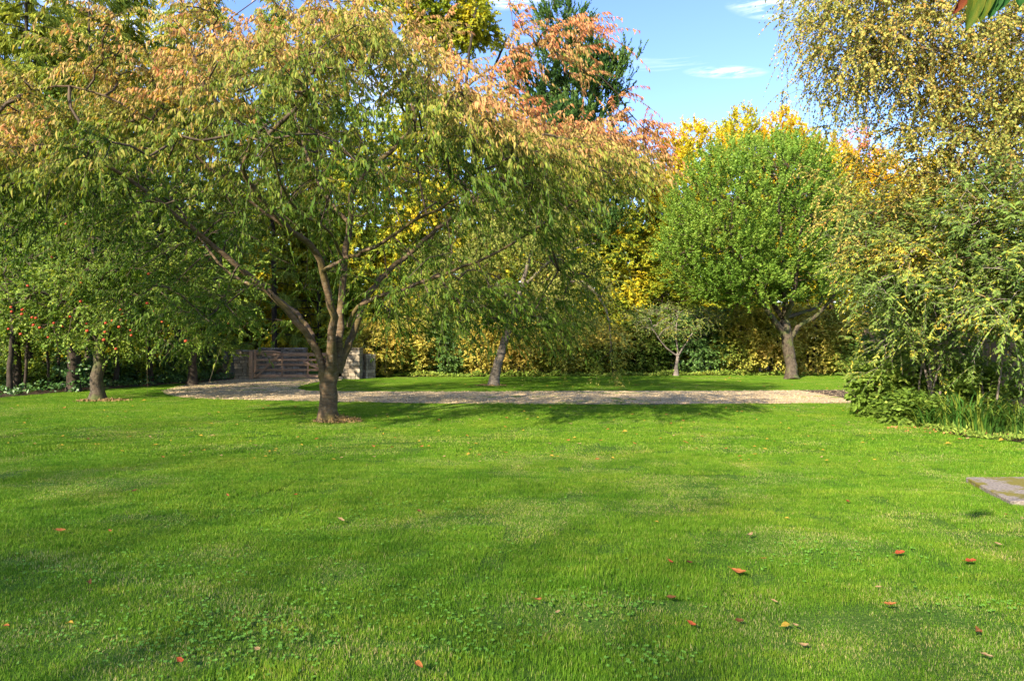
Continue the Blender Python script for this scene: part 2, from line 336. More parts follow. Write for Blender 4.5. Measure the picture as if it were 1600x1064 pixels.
def build_tree(name, base, label, cat, limbs, blobs, n=500, clump=0, cs=.35, m=3, k=12, Lt=.5, leaf=(.08, .05), tmpl=T_SIMPLE, lm='green_leaf',
               bark='grey_bark', tint=lambda P, r: r.random(len(P)), shell=.5, droop=.2, hang=.3, ups=0., jit=.8, twigs=True, group=None, seed=1,
               sides=12, tr=.005, keep=None, rt=.006, rmax=.06, foliage='foliage', grow_it=True, along=.6, side=.7, step=.25):
    rng = np.random.default_rng(seed); base = np.asarray(base, float)
    root = empty(name, base, label, cat, group)
    L = [smooth_line(p, r, step, .02, rng) for p, r in limbs]
    for i, (p, r) in enumerate(L):
        a = Acc(); rr = r.copy()
        if i == 0: rr = rr * (1 + .5 * np.exp(-np.maximum(p[:, 2] - base[2], 0) / .12))
        add_tube(a, p - base, rr, sides if i == 0 else max(6, sides - 4), rough=.14 if i == 0 else .08, seed=seed + i)
        link('trunk' if i == 0 else 'branch', a.mesh('wood', M[bark], True), root)
    pts, od, _ = blob_nodes(blobs, n, rng, shell, clump, cs)
    ok = pts[:, 2] > .15
    if keep is not None: ok &= keep(pts)
    pts, od = pts[ok], od[ok]
    tw = Acc()
    if grow_it:
        P, par, n0 = grow(L, pts); grown_tubes(tw, P, par, n0, rt=rt, rng=rng, rmax=rmax)
    pos, ld, t3, _ = spray(pts, od, rng, m, k, Lt, droop, ups, jit, hang, along, side)
    if twigs: add_twigs(tw, t3, tr)
    if tw.n:
        tw.v = [v - base for v in tw.v]; o = link('twigs', tw.mesh('twigs', M['twig'] if bark != 'grey_twig' else M['grey_twig']), root, kind='stuff')
    la = Acc(); add_leaves(la, pos - base, ld, leaf[0], leaf[1], tmpl, tint(pos, rng), rng)
    link(foliage, la.mesh('foliage', M[lm]), root, kind='stuff')
    return root

# ------------------------------------------------------------------ ground
def grid_mesh():
    fine = np.arange(-16, 16.01, .16)
    far = np.array([18, 21, 25, 30, 38, 50, 70, 100, 150, 250, 500, 900.])
    xs = np.concatenate([-far[::-1], fine, far]); ys = np.concatenate([[-900, -400, -150, -80, -40, -20, -10], np.arange(-5, 18.01, .16), [19, 21, 24, 28, 34, 42, 55, 75, 110, 180, 300, 500, 900]])
    X, Y = np.meshgrid(xs, ys); Z = gz(X, Y)
    a = Acc(); nx, ny = len(xs), len(ys); i = np.arange(ny - 1)[:, None] * nx; j = np.arange(nx - 1)[None]
    a.add(np.stack([X, Y, Z], -1), [np.stack([i + j, i + j + 1, i + nx + j + 1, i + nx + j], -1).reshape(-1, 4)])
    return a
def ground_mat():
    m, t, o = nmat('lawn_ground')
    g = N(t, 'ShaderNodeNewGeometry')
    n1 = N(t, 'ShaderNodeTexNoise'); n1.inputs['Scale'].default_value = 60; n1.inputs['Detail'].default_value = 5; t.links.new(g.outputs['Position'], n1.inputs['Vector'])
    n2 = N(t, 'ShaderNodeTexNoise'); n2.inputs['Scale'].default_value = .8; n2.inputs['Detail'].default_value = 5; t.links.new(g.outputs['Position'], n2.inputs['Vector'])
    c1 = ramp(t, n1.outputs['Fac'], [(.3, (.025, .05, .008)), (.55, (.06, .12, .015)), (.75, (.11, .15, .03))])
    c2 = ramp(t, n2.outputs['Fac'], [(.3, (.75, .9, .6)), (.7, (1.15, 1.1, 1.0))])
    mx = N(t, 'ShaderNodeMix', data_type='RGBA', blend_type='MULTIPLY'); mx.inputs[0].default_value = 1; t.links.new(c1, mx.inputs[6]); t.links.new(c2, mx.inputs[7])
    p = N(t, 'ShaderNodeBsdfPrincipled'); p.inputs['Roughness'].default_value = .9; p.inputs['Specular IOR Level'].default_value = .1
    t.links.new(mx.outputs[2], p.inputs['Base Color']); t.links.new(p.outputs[0], o.inputs[0])
    return m
lawn = link('lawn', grid_mesh().mesh('lawn', ground_mat(), True), kind='structure')

def curve_pts(P, n=8):
    P = np.array(P, float); r = []
    for i in range(len(P) - 1):
        p0, p1, p2, p3 = P[max(i - 1, 0)], P[i], P[i + 1], P[min(i + 2, len(P) - 1)]
        for f in np.linspace(0, 1, n, endpoint=False): r.append(.5 * (2 * p1 + (-p0 + p2) * f + (2 * p0 - 5 * p1 + 4 * p2 - p3) * f * f + (-p0 + 3 * p1 - 3 * p2 + p3) * f ** 3))
    r.append(P[-1]); return np.array(r)
near = curve_pts([G(*p)[:2] for p in ((253, 611), (262, 617), (300, 622.5), (400, 625.5), (520, 628), (700, 631), (900, 632), (1120, 631.5), (1370, 630), (1640, 629))])
far_l = curve_pts([G(*p)[:2] for p in ((253, 611), (285, 603), (330, 596.5), (368, 592.5), (392, 591.5))])
gate_e = np.array([G(392, 590)[:2], G(408, 587)[:2], G(532, 587)[:2], G(534, 593)[:2]])
isl = curve_pts([G(*p)[:2] for p in ((534, 594.5), (505, 596), (480, 600.5), (466, 606), (475, 610), (520, 611.5), (700, 612), (900, 611.5), (1120, 611), (1340, 609.5), (1640, 608))])
drive_poly = np.concatenate([near, isl[::-1], gate_e[::-1], far_l[::-1]])
def in_poly(x, y, poly):
    x = np.asarray(x); y = np.asarray(y); c_ = np.zeros(x.shape, bool); n = len(poly); j = n - 1
    for i in range(n):
        xi, yi, xj, yj = *poly[i], *poly[j]
        if yi != yj: c_ ^= ((yi > y) != (yj > y)) & (x < (xj - xi) * (y - yi) / (yj - yi) + xi)
        j = i
    return c_
import bmesh
def sheet(name, poly, z, mat, kind='structure', jitter=.0):
    bm = bmesh.new(); vs = [bm.verts.new((p[0], p[1], z)) for p in poly]; bm.faces.new(vs)
    bmesh.ops.triangulate(bm, faces=bm.faces[:]); me = bpy.data.meshes.new(name); bm.to_mesh(me); bm.free(); me.materials.append(mat)
    if sum(p.normal.z for p in me.polygons) < 0: me.flip_normals()
    return link(name, me, kind=kind)
def gravel_mat():
    m, t, o = nmat('gravel'); g = N(t, 'ShaderNodeNewGeometry')
    vo = N(t, 'ShaderNodeTexVoronoi'); vo.inputs['Scale'].default_value = 26; t.links.new(g.outputs['Position'], vo.inputs['Vector'])
    c1 = ramp(t, vo.outputs['Color'], [(0, (.24, .165, .08)), (.4, (.46, .34, .18)), (1, (.68, .53, .32))])
    n2 = N(t, 'ShaderNodeTexNoise'); n2.inputs['Scale'].default_value = .9; n2.inputs['Detail'].default_value = 7; n2.inputs['Roughness'].default_value = .7
    mp = N(t, 'ShaderNodeMapping'); mp.inputs['Scale'].default_value = (.35, 1.3, 1); t.links.new(g.outputs['Position'], mp.inputs[0]); t.links.new(mp.outputs[0], n2.inputs['Vector'])
    f = ramp(t, n2.outputs['Fac'], [(.48, (0, 0, 0)), (.64, (.85, .85, .85))])
    mx = N(t, 'ShaderNodeMix', data_type='RGBA'); t.links.new(f, mx.inputs[0]); t.links.new(c1, mx.inputs[6]); mx.inputs[7].default_value = (.24, .20, .08, 1)
    p = N(t, 'ShaderNodeBsdfPrincipled'); p.inputs['Roughness'].default_value = .9; t.links.new(mx.outputs[2], p.inputs['Base Color'])
    bp = N(t, 'ShaderNodeBump'); bp.inputs['Strength'].default_value = .8; bp.inputs['Distance'].default_value = .02; t.links.new(vo.outputs['Distance'], bp.inputs['Height']); t.links.new(bp.outputs[0], p.inputs['Normal'])
    t.links.new(p.outputs[0], o.inputs[0]); return m
sheet('gravel_drive', drive_poly, .012, gravel_mat())
bed_poly = curve_pts([G(*p)[:2] for p in ((1350, 628), (1378, 640), (1400, 655), (1440, 668), (1500, 682), (1560, 689), (1640, 694), (1760, 700))])
bed_poly = np.concatenate([bed_poly, np.array([[20, 12], [20, 22], bed_poly[0] + [0, 4]])])
sheet('planting_bed', bed_poly, .02, M['soil'])
wood_floor = curve_pts([G(*p)[:2] for p in ((-150, 634), (0, 622), (100, 613), (200, 606), (300, 599), (366, 593))])
sheet('woodland_floor', np.concatenate([wood_floor, np.array([[-13, 60], [-60, 60], [-60, 18]])]), .016, M['soil'])
hedge_floor = np.array([G(566, 589.5)[:2], G(750, 589)[:2], G(1000, 587)[:2], G(1380, 586.5)[:2], [22, 31], [22, 60], [-7, 60], [-7, 31]])
sheet('hedge_floor', hedge_floor, .014, M['soil'])

# ------------------------------------------------------------------ grass (uncountable: one object, blades as real geometry scattered by geometry nodes)
def grass_mat():
    m, t, o = nmat('grass_blades'); g = N(t, 'ShaderNodeNewGeometry')
    a = N(t, 'ShaderNodeAttribute', attribute_name='tint'); col = ramp(t, a.outputs['Fac'], [(0, (.07, .18, .008)), (.5, (.15, .30, .018)), (.8, (.25, .39, .035)), (.93, (.34, .39, .08)), (1, (.46, .43, .17))])
    n2 = N(t, 'ShaderNodeTexNoise'); n2.inputs['Scale'].default_value = .7; n2.inputs['Detail'].default_value = 6; n2.inputs['Roughness'].default_value = .65
    mp = N(t, 'ShaderNodeMapping'); mp.inputs['Scale'].default_value = (.8, 1.5, 0); mp.inputs['Rotation'].default_value = (0, 0, .25); t.links.new(g.outputs['Position'], mp.inputs[0]); t.links.new(mp.outputs[0], n2.inputs['Vector'])
    c2 = ramp(t, n2.outputs['Fac'], [(.28, (.55, .76, .5)), (.42, (.9, .96, .9)), (.58, (1.1, 1.03, 1.0)), (.72, (1.6, 1.2, 1.5))])
    n3 = N(t, 'ShaderNodeTexNoise'); n3.inputs['Scale'].default_value = 4.5; n3.inputs['Detail'].default_value = 4; m3 = N(t, 'ShaderNodeMapping'); m3.inputs['Scale'].default_value = (.6, 1.6, 0); m3.inputs['Rotation'].default_value = (0, 0, .35); t.links.new(g.outputs['Position'], m3.inputs[0]); t.links.new(m3.outputs[0], n3.inputs['Vector'])
    c3 = ramp(t, n3.outputs['Fac'], [(.3, (.72, .82, .7)), (.5, (1, 1, 1)), (.7, (1.3, 1.12, 1.2))]); m0 = N(t, 'ShaderNodeMix', data_type='RGBA', blend_type='MULTIPLY'); m0.inputs[0].default_value = 1; t.links.new(c2, m0.inputs[6]); t.links.new(c3, m0.inputs[7]); c2 = m0.outputs[2]
    mx = N(t, 'ShaderNodeMix', data_type='RGBA', blend_type='MULTIPLY'); mx.inputs[0].default_value = 1; t.links.new(col, mx.inputs[6]); t.links.new(c2, mx.inputs[7])
    p = N(t, 'ShaderNodeBsdfPrincipled'); p.inputs['Roughness'].default_value = .6; p.inputs['Specular IOR Level'].default_value = .1; t.links.new(mx.outputs[2], p.inputs['Base Color'])
    tr = N(t, 'ShaderNodeBsdfTranslucent'); t.links.new(mx.outputs[2], tr.inputs[0]); ms = N(t, 'ShaderNodeMixShader'); ms.inputs[0].default_value = .35
    t.links.new(p.outputs[0], ms.inputs[1]); t.links.new(tr.outputs[0], ms.inputs[2]); t.links.new(ms.outputs[0], o.inputs[0]); return m
GM = grass_mat()
def blade_tile(seed, n, half, h, w, pale=0., lean=.5, far=False):
    rng = np.random.default_rng(seed); a = Acc()
    b = np.zeros((n, 3)); b[:, :2] = rng.uniform(-half, half, (n, 2))
    th = rng.uniform(0, 2 * pi, n); dirn = np.stack([np.cos(th), np.sin(th), np.zeros(n)], 1); s = np.stack([-np.sin(th), np.cos(th), np.zeros(n)], 1)
    ls = np.abs(rng.normal(size=(n, 1))) * lean * .6 + .12; H = h * rng.uniform(.5, 1.3, (n, 1)); ww = w * rng.uniform(.6, 1.3, (n, 1)) / 2
    up = np.array([0, 0, 1.])
    b[:, 2] = -.006
    mid = b + up * H * .55 + dirn * ls * H * .3; tip = b + up * H * (1 - .25 * ls) + dirn * ls * H
    V = np.stack([b - s * ww, b + s * ww, mid - s * ww * .8, mid + s * ww * .8, tip], 1)
    off = (np.arange(n) * 5)[:, None, None]
    t = np.clip(rng.normal(.45, .2, n), 0, .85); dead = rng.random(n) < (.05 + pale); t[dead] = rng.uniform(.88, 1, dead.sum())
    t = np.clip(t + pale * .3, 0, 1)
    a.add(V, [(np.array([[0, 1, 3, 2]])[None] + off).reshape(-1, 4), (np.array([[2, 3, 4]])[None] + off).reshape(-1, 3)], tint=np.repeat(t, 5))
    return a.mesh('grass_tile', GM)
tiles = bpy.data.collections.new('grass_tiles')
def mk_tile(me, i):
    o = bpy.data.objects.new('grass_tuft_%02d' % i, me); tiles.objects.link(o)
for i in range(4): mk_tile(blade_tile(10 + i, 1900, .21, .033, .0030), i)
mk_tile(blade_tile(20, 1700, .21, .028, .0030, pale=.2), 4)
mk_tile(blade_tile(21, 1800, .21, .044, .0033, pale=0.0), 5)
for i in range(3): mk_tile(blade_tile(30 + i, 1000, .24, .036, .0065, lean=.6), 6 + i)
mk_tile(blade_tile(33, 900, .24, .032, .0065, pale=.15, lean=.6), 9)
def grass_points():
    rng = np.random.default_rng(5); out_ = []
    for (y0, y1, st, base) in ((2.0, 9.5, .26, 0), (9.5, 31.5, .36, 6)):
        ys = np.arange(y0, y1, st)
        for y in ys:
            hw = .8 * y + 2.2; xs = np.arange(-hw, hw, st); out_.append(np.stack([xs, np.full(len(xs), y), np.full(len(xs), base)], 1))
    p = np.concatenate(out_); p[:, :2] += rng.uniform(-.1, .1, (len(p), 2))
    x, y = p[:, 0], p[:, 1]
    slab = np.array([[5.0, 6.85], [7.3, 6.85], [7.3, 7.8], [5.28, 7.8]])
    ok = ~in_poly(x, y, drive_poly) & ~in_poly(x, y, bed_poly) & ~in_poly(x, y, slab)
    wf = np.concatenate([wood_floor, np.array([[-13, 60], [-60, 60], [-60, 18]])]); ok &= ~in_poly(x, y, wf) & ~in_poly(x, y, hedge_floor)
    ok &= ((x + 3.69) ** 2 + (y - 13.62) ** 2 > .30 ** 2)
    p = p[ok]; x, y = p[:, 0], p[:, 1]; n = len(p)
    idx = p[:, 2] + rng.integers(0, 3, n); nearm = p[:, 2] == 0
    ns = vnoise(x * .9, y * 1.5, 0, 9) * .6 + vnoise(x * 3, y * 4, 0, 10) * .4
    rs = np.abs(ridge_side(x, y)) < .16
    pale = (ns > .62) | (rs & (y < 6.5) & (rng.random(n) < .8))
    idx[nearm & pale] = 4; idx[~nearm & pale] = 9; idx[nearm & (ns < .36)] = 5
    sc = rng.uniform(.75, 1.15, n) * (1.15 - .45 * ns)
    rot = np.zeros((n, 3)); rot[:, 2] = rng.integers(0, 4, n) * pi / 2 + rng.uniform(-.2, .2, n)
    return np.stack([x, y, gz(x, y) - .002], 1), idx, sc, rot
def gn_scatter(name, P, idx, sc, rot, coll):
    me = bpy.data.meshes.new(name); me.vertices.add(len(P)); me.vertices.foreach_set('co', P.astype(np.float32).ravel())
    at = me.attributes.new('idx', 'INT', 'POINT'); at.data.foreach_set('value', idx.astype(np.int32))
    at = me.attributes.new('sc', 'FLOAT_VECTOR', 'POINT'); at.data.foreach_set('vector', np.stack([np.ones(len(sc)), np.ones(len(sc)), sc], 1).astype(np.float32).ravel() if sc.ndim == 1 else sc.astype(np.float32).ravel())
    at = me.attributes.new('rot', 'FLOAT_VECTOR', 'POINT'); at.data.foreach_set('vector', rot.astype(np.float32).ravel())
    o = link(name, me, kind='stuff')
    t = bpy.data.node_groups.new(name, 'GeometryNodeTree')
    t.interface.new_socket('Geometry', in_out='INPUT', socket_type='NodeSocketGeometry'); t.interface.new_socket('Geometry', in_out='OUTPUT', socket_type='NodeSocketGeometry')
    gi = N(t, 'NodeGroupInput'); go = N(t, 'NodeGroupOutput'); ip = N(t, 'GeometryNodeInstanceOnPoints'); ci = N(t, 'GeometryNodeCollectionInfo')
    ci.inputs['Collection'].default_value = coll; ci.inputs['Separate Children'].default_value = True; ci.inputs['Reset Children'].default_value = True
    def na(nm, ty): q = N(t, 'GeometryNodeInputNamedAttribute', data_type=ty); q.inputs[0].default_value = nm; return q.outputs[0]
    t.links.new(gi.outputs[0], ip.inputs['Points']); t.links.new(ci.outputs[0], ip.inputs['Instance']); ip.inputs['Pick Instance'].default_value = True
    t.links.new(na('idx', 'INT'), ip.inputs['Instance Index']); t.links.new(na('sc', 'FLOAT_VECTOR'), ip.inputs['Scale'])
    e2r = N(t, 'FunctionNodeEulerToRotation'); t.links.new(na('rot', 'FLOAT_VECTOR'), e2r.inputs[0]); t.links.new(e2r.outputs[0], ip.inputs['Rotation'])
    t.links.new(ip.outputs[0], go.inputs[0]); md = o.modifiers.new('scatter', 'NODES'); md.node_group = t
    return o
gn_scatter('grass', *grass_points(), tiles)
M['pebble'] = noise_mat('pebble', [(.3, (.19, .13, .065)), (.5, (.40, .30, .165)), (.7, (.60, .48, .30))], scale=25, bump=.2, rnd=.4, coord='World')
pebs = bpy.data.collections.new('pebble_shapes')
for i in range(4):
    bm = bmesh.new(); bmesh.ops.create_icosphere(bm, subdivisions=1, radius=.022); rg = np.random.default_rng(i)
    for v_ in bm.verts: v_.co *= rg.uniform(.75, 1.25); v_.co.z *= .6
    me = bpy.data.meshes.new('pebble'); bm.to_mesh(me); bm.free(); me.materials.append(M['pebble']); pebs.objects.link(bpy.data.objects.new('pebble_%d' % i, me))
def gravel_points():
    rg = np.random.default_rng(6); n = 60000; y = rg.uniform(16.5, 31, n); x = rg.uniform(-14.5, 17, n); ok = in_poly(x, y, drive_poly) & (np.abs(x) < .8 * y + 1); x, y = x[ok], y[ok]; n = len(x)
    k = rg.uniform(.5, 1.25, n)[:, None] * np.ones((n, 3))
    return np.stack([x, y, np.full(n, .014)], 1), rg.integers(0, 4, n), k, np.stack([rg.uniform(-.3, .3, n), rg.uniform(-.3, .3, n), rg.uniform(0, 6, n)], 1)
gn_scatter('gravel', *gravel_points(), pebs)
def edge_points():
    rg = np.random.default_rng(8); n = 5200; y = rg.uniform(16.5, 31, n); x = rg.uniform(-14.5, 17, n); ok = in_poly(x, y, drive_poly); x, y = x[ok], y[ok]
    dn = np.min(np.hypot(x[:, None] - drive_poly[None, :, 0], y[:, None] - drive_poly[None, :, 1]), 1)
    keep = (vnoise(x * .35, y * 1.5, 0, 12) > .70) | ((dn < .22) & (rg.random(len(x)) < .5)); x, y = x[keep], y[keep]; n = len(x)
    return np.stack([x, y, np.full(n, .005)], 1), 6 + rg.integers(0, 4, n), np.stack([np.full(n, .6), np.full(n, .5), rg.uniform(.3, .6, n)], 1), np.stack([np.zeros(n), np.zeros(n), rg.uniform(0, 6, n)], 1)
gn_scatter('sparse_grass', *edge_points(), tiles)

# ------------------------------------------------------------------ the big cherry
def px_line(pts): return np.array([P3(*p) for p in pts])
CB = P3(513, 657.5, 13.6); CB[2] = 0.0
def cl(pts, r0, r1, pw=1.0):
    p = px_line(pts); t = np.linspace(0, 1, len(p)) ** pw; return p, r0 + (r1 - r0) * t
cherry_limbs = [
    (np.vstack([CB + [0, 0, -.05], px_line([(513, 630, 13.6), (514, 605, 13.6), (515, 585, 13.6), (517, 560, 13.62), (521, 520, 13.65)])]), np.array([.175, .168, .163, .165, .12, .07])),
    cl([(507, 598, 13.55), (499, 560, 13.5), (478, 520, 13.4), (440, 478, 13.2), (395, 435, 13.0), (345, 395, 12.7), (290, 350, 12.4), (235, 305, 12.0), (170, 262, 11.6), (95, 235, 11.2)], .078, .024),
    cl([(492, 548, 13.5), (480, 510, 14.2), (450, 478, 14.9), (408, 452, 15.6), (350, 420, 16.2), (290, 340, 16.8), (230, 260, 17.2)], .055, .02),
    cl([(515, 590, 13.55), (518, 545, 13.4), (521, 500, 13.3), (511, 455, 13.1), (501, 412, 12.9), (482, 382, 12.7), (462, 366, 12.4), (430, 335, 12.0), (400, 300, 11.6), (378, 262, 11.2), (392, 215, 10.8), (330, 150, 10.4), (300, 90, 10.2)], .088, .022),
    cl([(505, 424, 12.9), (530, 408, 12.7), (560, 396, 12.4), (590, 384, 12.1), (640, 350, 11.7), (700, 318, 11.2), (770, 270, 10.8), (850, 210, 10.5)], .04, .015),
    cl([(520, 590, 13.65), (530, 545, 13.8), (532, 480, 14.0), (538, 410, 14.1), (546, 350, 14.2), (552, 300, 14.2), (580, 262, 14.1), (625, 222, 14.0), (648, 185, 14.0), (632, 140, 13.9), (590, 80, 13.8), (556, 20, 13.7)], .085, .02),
    cl([(527, 585, 13.7), (548, 530, 14.1), (566, 480, 14.5), (592, 440, 14.9), (640, 396, 15.4), (700, 345, 15.9), (780, 285, 16.4), (880, 235, 16.9), (960, 205, 17.2)], .085, .02),
    cl([(545, 510, 13.7), (556, 484, 13.5), (585, 466, 13.3), (640, 448, 13.0), (700, 425, 12.6), (770, 398, 12.3), (850, 350, 12.0), (920, 300, 11.8)], .045, .015),
    cl([(640, 215, 14.0), (690, 170, 13.6), (750, 120, 13.2), (820, 75, 12.9), (880, 50, 12.6)], .03, .012),
    cl([(546, 350, 14.2), (505, 300, 15.0), (480, 240, 15.8), (450, 150, 16.6), (430, 70, 17.2)], .04, .015),
    cl([(538, 410, 14.1), (520, 372, 13.4), (500, 350, 12.6), (470, 335, 11.4), (440, 290, 10.4), (420, 210, 9.6)], .03, .013),
    cl([(462, 366, 12.4), (395, 320, 12.0), (300, 240, 11.4), (215, 175, 10.9), (110, 135, 10.6), (30, 150, 10.4)], .03, .012),
    cl([(575, 265, 14.1), (500, 210, 13.6), (420, 150, 13.2), (350, 80, 12.8), (330, 40, 12.6)], .03, .012),
]
def cherry_top(x, y):
    r2 = ((x + 3.45) / 6.75) ** 2 + ((y - 13.7) / 5.6) ** 2; ax = x / y
    return np.minimum(8.4 - 2.3 * np.minimum(r2, 1.3), 1.6 + y * np.interp(ax, [-.9, -.75, -.66, -.52, -.42, -.2, -.14, -.09, -.02, .05, .14, .19, .24], [.25, .295, .315, .36, .42, .452, .41, .375, .33, .30, .295, .28, .25]))
def cherry_nodes(rng, n):
    C = np.array([-3.45, 13.7]); Rx, Ry = 6.75, 5.6
    th = rng.uniform(0, 2 * pi, n * 3); r = np.sqrt(rng.random(n * 3)); x = C[0] + np.cos(th) * r * Rx; y = C[1] + np.sin(th) * r * Ry
    top = cherry_top(x, y) + (vnoise(x * .55, y * .55, 0, 31) - .5) * .9
    low = 3.75 - .9 * np.clip((r - .45) / .55, 0, 1) + np.clip((11 - y) / 3, 0, 1) * .5 + (vnoise(x * .6, y * .6, 0, 32) - .5) * 1.0
    f = rng.random(n * 3); f = np.where(rng.random(n * 3) < .6, 1 - f ** 2 * .5, f); z = low + (top - low) * f
    P = np.stack([x, y, z], 1)
    ok = (vnoise(x * .7, y * .7, z * 1.7, 33) > .40) & (x / y < .165)
    for c_, rr in ((P3(610, 160, 13.9), .9), (P3(700, 85, 13.0), .8), (P3(760, 90, 14.5), .9), (P3(600, 158, 16.5), .9), (P3(535, 440, 11.5), 1.5), (P3(500, 470, 12.6), 1.1), (P3(610, 156, 11.5), .55)): ok &= np.linalg.norm(P - c_, axis=1) > rr
    P = P[ok][:n]
    extra = []
    for (px, py, d, sx, sz, k) in ((868, 62, 12.6, 50, 18, 15), (800, 95, 13.0, 45, 24, 14), (985, 205, 15.5, 36, 16, 14), (1005, 245, 15.0, 18, 30, 9), (940, 240, 15.0, 50, 24, 14), (900, 470, 14.2, 40, 60, 18), (820, 500, 13.6, 55, 35, 26), (760, 480, 13.0, 60, 35, 22), (700, 455, 12.6, 60, 30, 20),
                                   (352, 520, 12.0, 14, 22, 6), (330, 480, 12.0, 40, 35, 16), (440, 520, 12.8, 8, 18, 3), (610, 450, 12.8, 45, 25, 12), (640, 500, 14.5, 50, 22, 14), (280, 470, 13.0, 50, 35, 16),
                                   (60, 170, 11.0, 70, 30, 30), (30, 220, 10.8, 50, 30, 20), (330, 35, 12.2, 35, 14, 14), (310, 100, 11.5, 50, 22, 16), (480, 40, 13.5, 60, 22, 24), (560, 40, 13.6, 45, 22, 18), (200, 120, 11.4, 60, 22, 22), (640, 60, 13.4, 30, 25, 12)):
        q = rng.normal(size=(k, 3)); extra.append(P3(px, py, d) + q * np.array([sx, 0, sz]) * d / F * .75 + q * np.array([0, .8, 0]))
    E = np.concatenate(extra); P = np.concatenate([P, E]); P = P[P[:, 2] > 1.75]
    o = np.stack([(P[:, 0] - C[0]) / Rx, (P[:, 1] - C[1]) / Ry, (P[:, 2] - 5.0) / 6.5], 1)
    return P, norm(o)
def cherry_tint(P, rng):
    x, y, z = P.T
    r = np.hypot((x + 3.45) / 6.75, (y - 13.7) / 5.6)
    h = (z - 2.6) / (cherry_top(x, y) - 2.6)
    t = .05 + .46 * np.clip(h, 0, 1.1) ** 1.8 + (vnoise(x * .7, y * .7, z * .9, 41) - .5) * .36 + (vnoise(x * 2.6, y * 2.6, z * 2.6, 42) - .5) * .36 + rng.normal(size=len(P)) * .11
    t -= np.clip((-5.5 - x) / 4, 0, 1) * .13
    t += np.clip((x + 1.2) / 4, 0, 1) * .16 * np.clip(h, 0, 1) ** 3 + .03 * r + np.clip((z - 5.6) / 2, 0, 1) * np.clip((x + 2.0) / 2, 0, 1) * .18
    return np.clip(t, 0, 1)
def build_cherry():
    rng = np.random.default_rng(11)
    root = empty('cherry_tree', CB, 'wide spreading cherry tree with drooping orange and green leaves in the lawn', 'tree')
    L = [smooth_line(p, r, .22, .018, rng) for p, r in cherry_limbs]
    for i, (p, r) in enumerate(L):
        a = Acc(); rr = r.copy()
        if i == 0: rr = rr * (1 + .45 * np.exp(-np.maximum(p[:, 2], 0) / .10))
        add_tube(a, p - CB, rr, 20 if i == 0 else 12, rough=.10, seed=i * 3)
        link('trunk' if i == 0 else 'branch', a.mesh('wood', M['cherry_bark'], True), root)
    P, o = cherry_nodes(rng, 1330)
    NP, par, n0 = grow(L, P, alpha=.3, skip=.3)
    tw = Acc(); grown_tubes(tw, NP, par, n0, rt=.0065, ex=.40, rng=rng, rmax=.035, sag=.07)
    o[:, 2] = np.maximum(o[:, 2], -.1)
    pos, ld, t3, _ = spray(P, o, rng, 4, 25, .78, .42, .25, .75, 1.15, .75, .45, .22)
    hi = pos[:, 2] > 1.15; pos, ld = pos[hi], ld[hi]
    add_twigs(tw, t3, .0045); tw.v = [v - CB for v in tw.v]
    link('twigs', tw.mesh('twigs', M['twig']), root, kind='stuff')
    # the nearest leaves are objects of their own
    d = np.linalg.norm(pos - np.array([0, 0, 1.6]), axis=1); inview = (np.abs(pos[:, 0] / pos[:, 1]) < .76) & (np.abs((pos[:, 2] - 1.6) / pos[:, 1]) < .5)
    order = np.argsort(np.where(inview, d, 1e9)); single = order[:280]; rest = np.ones(len(pos), bool); rest[single] = False
    tint = cherry_tint(pos, rng)
    la = Acc(); add_leaves(la, pos[rest] - CB, ld[rest], .106, .027, T_LONG, tint[rest], rng, up=.4)
    link('foliage', la.mesh('foliage', M['cherry_leaf']), root, kind='stuff')
    lms = []
    for k in range(10):
        a = Acc(); rg = np.random.default_rng(50 + k); add_leaves(a, np.zeros((1, 3)), np.array([[1., 0, 0]]), .106, .028, T_LONG, np.array([k / 9.]), rg, up=2); lms.append(a.mesh('cherry_leaf', M['cherry_leaf']))
    from mathutils import Vector
    for i in single:
        me = lms[int(np.clip(tint[i] * 9.99, 0, 9))]; lf = link('leaf', me, root, loc=pos[i] - CB)
        lf.rotation_mode = 'QUATERNION'; lf.rotation_quaternion = Vector(ld[i]).to_track_quat('X', 'Z')
    return root
cherry = build_cherry()
# litter of dead leaves and mown grass heaped at the foot of the cherry
def litter(name, c_, r, n, label, cat, lm, tint, size=(.06, .04), h=.08, seed=3, flat=.6, hole=.0):
    rng = np.random.default_rng(seed); a = rng.uniform(0, 2 * pi, n); q = rng.random(n) ** .6 * (1 - hole) + hole
    P = np.stack([c_[0] + np.cos(a) * q * r[0], c_[1] + np.sin(a) * q * r[1], np.zeros(n)], 1); P[:, 2] = gz(P[:, 0], P[:, 1]) + rng.random(n) * h * (1 - q) + .012
    D = rng.normal(size=(n, 3)); D[:, 2] *= flat
    acc = Acc(); add_leaves(acc, P, D, size[0], size[1], T_SIMPLE, tint(P, rng), rng, up=1.5); o = link(name, acc.mesh(name, M[lm]), kind='stuff'); return tag(o, label, cat)
litter('leaf_litter', (CB[0] + .2, CB[1] - .05), (.48, .34), 900, 'heap of dead brown leaves and clippings around the foot of the cherry trunk', 'leaf litter', 'flower_spike', lambda P, r: r.random(len(P)), h=.16, size=(.07, .02), flat=1.0)

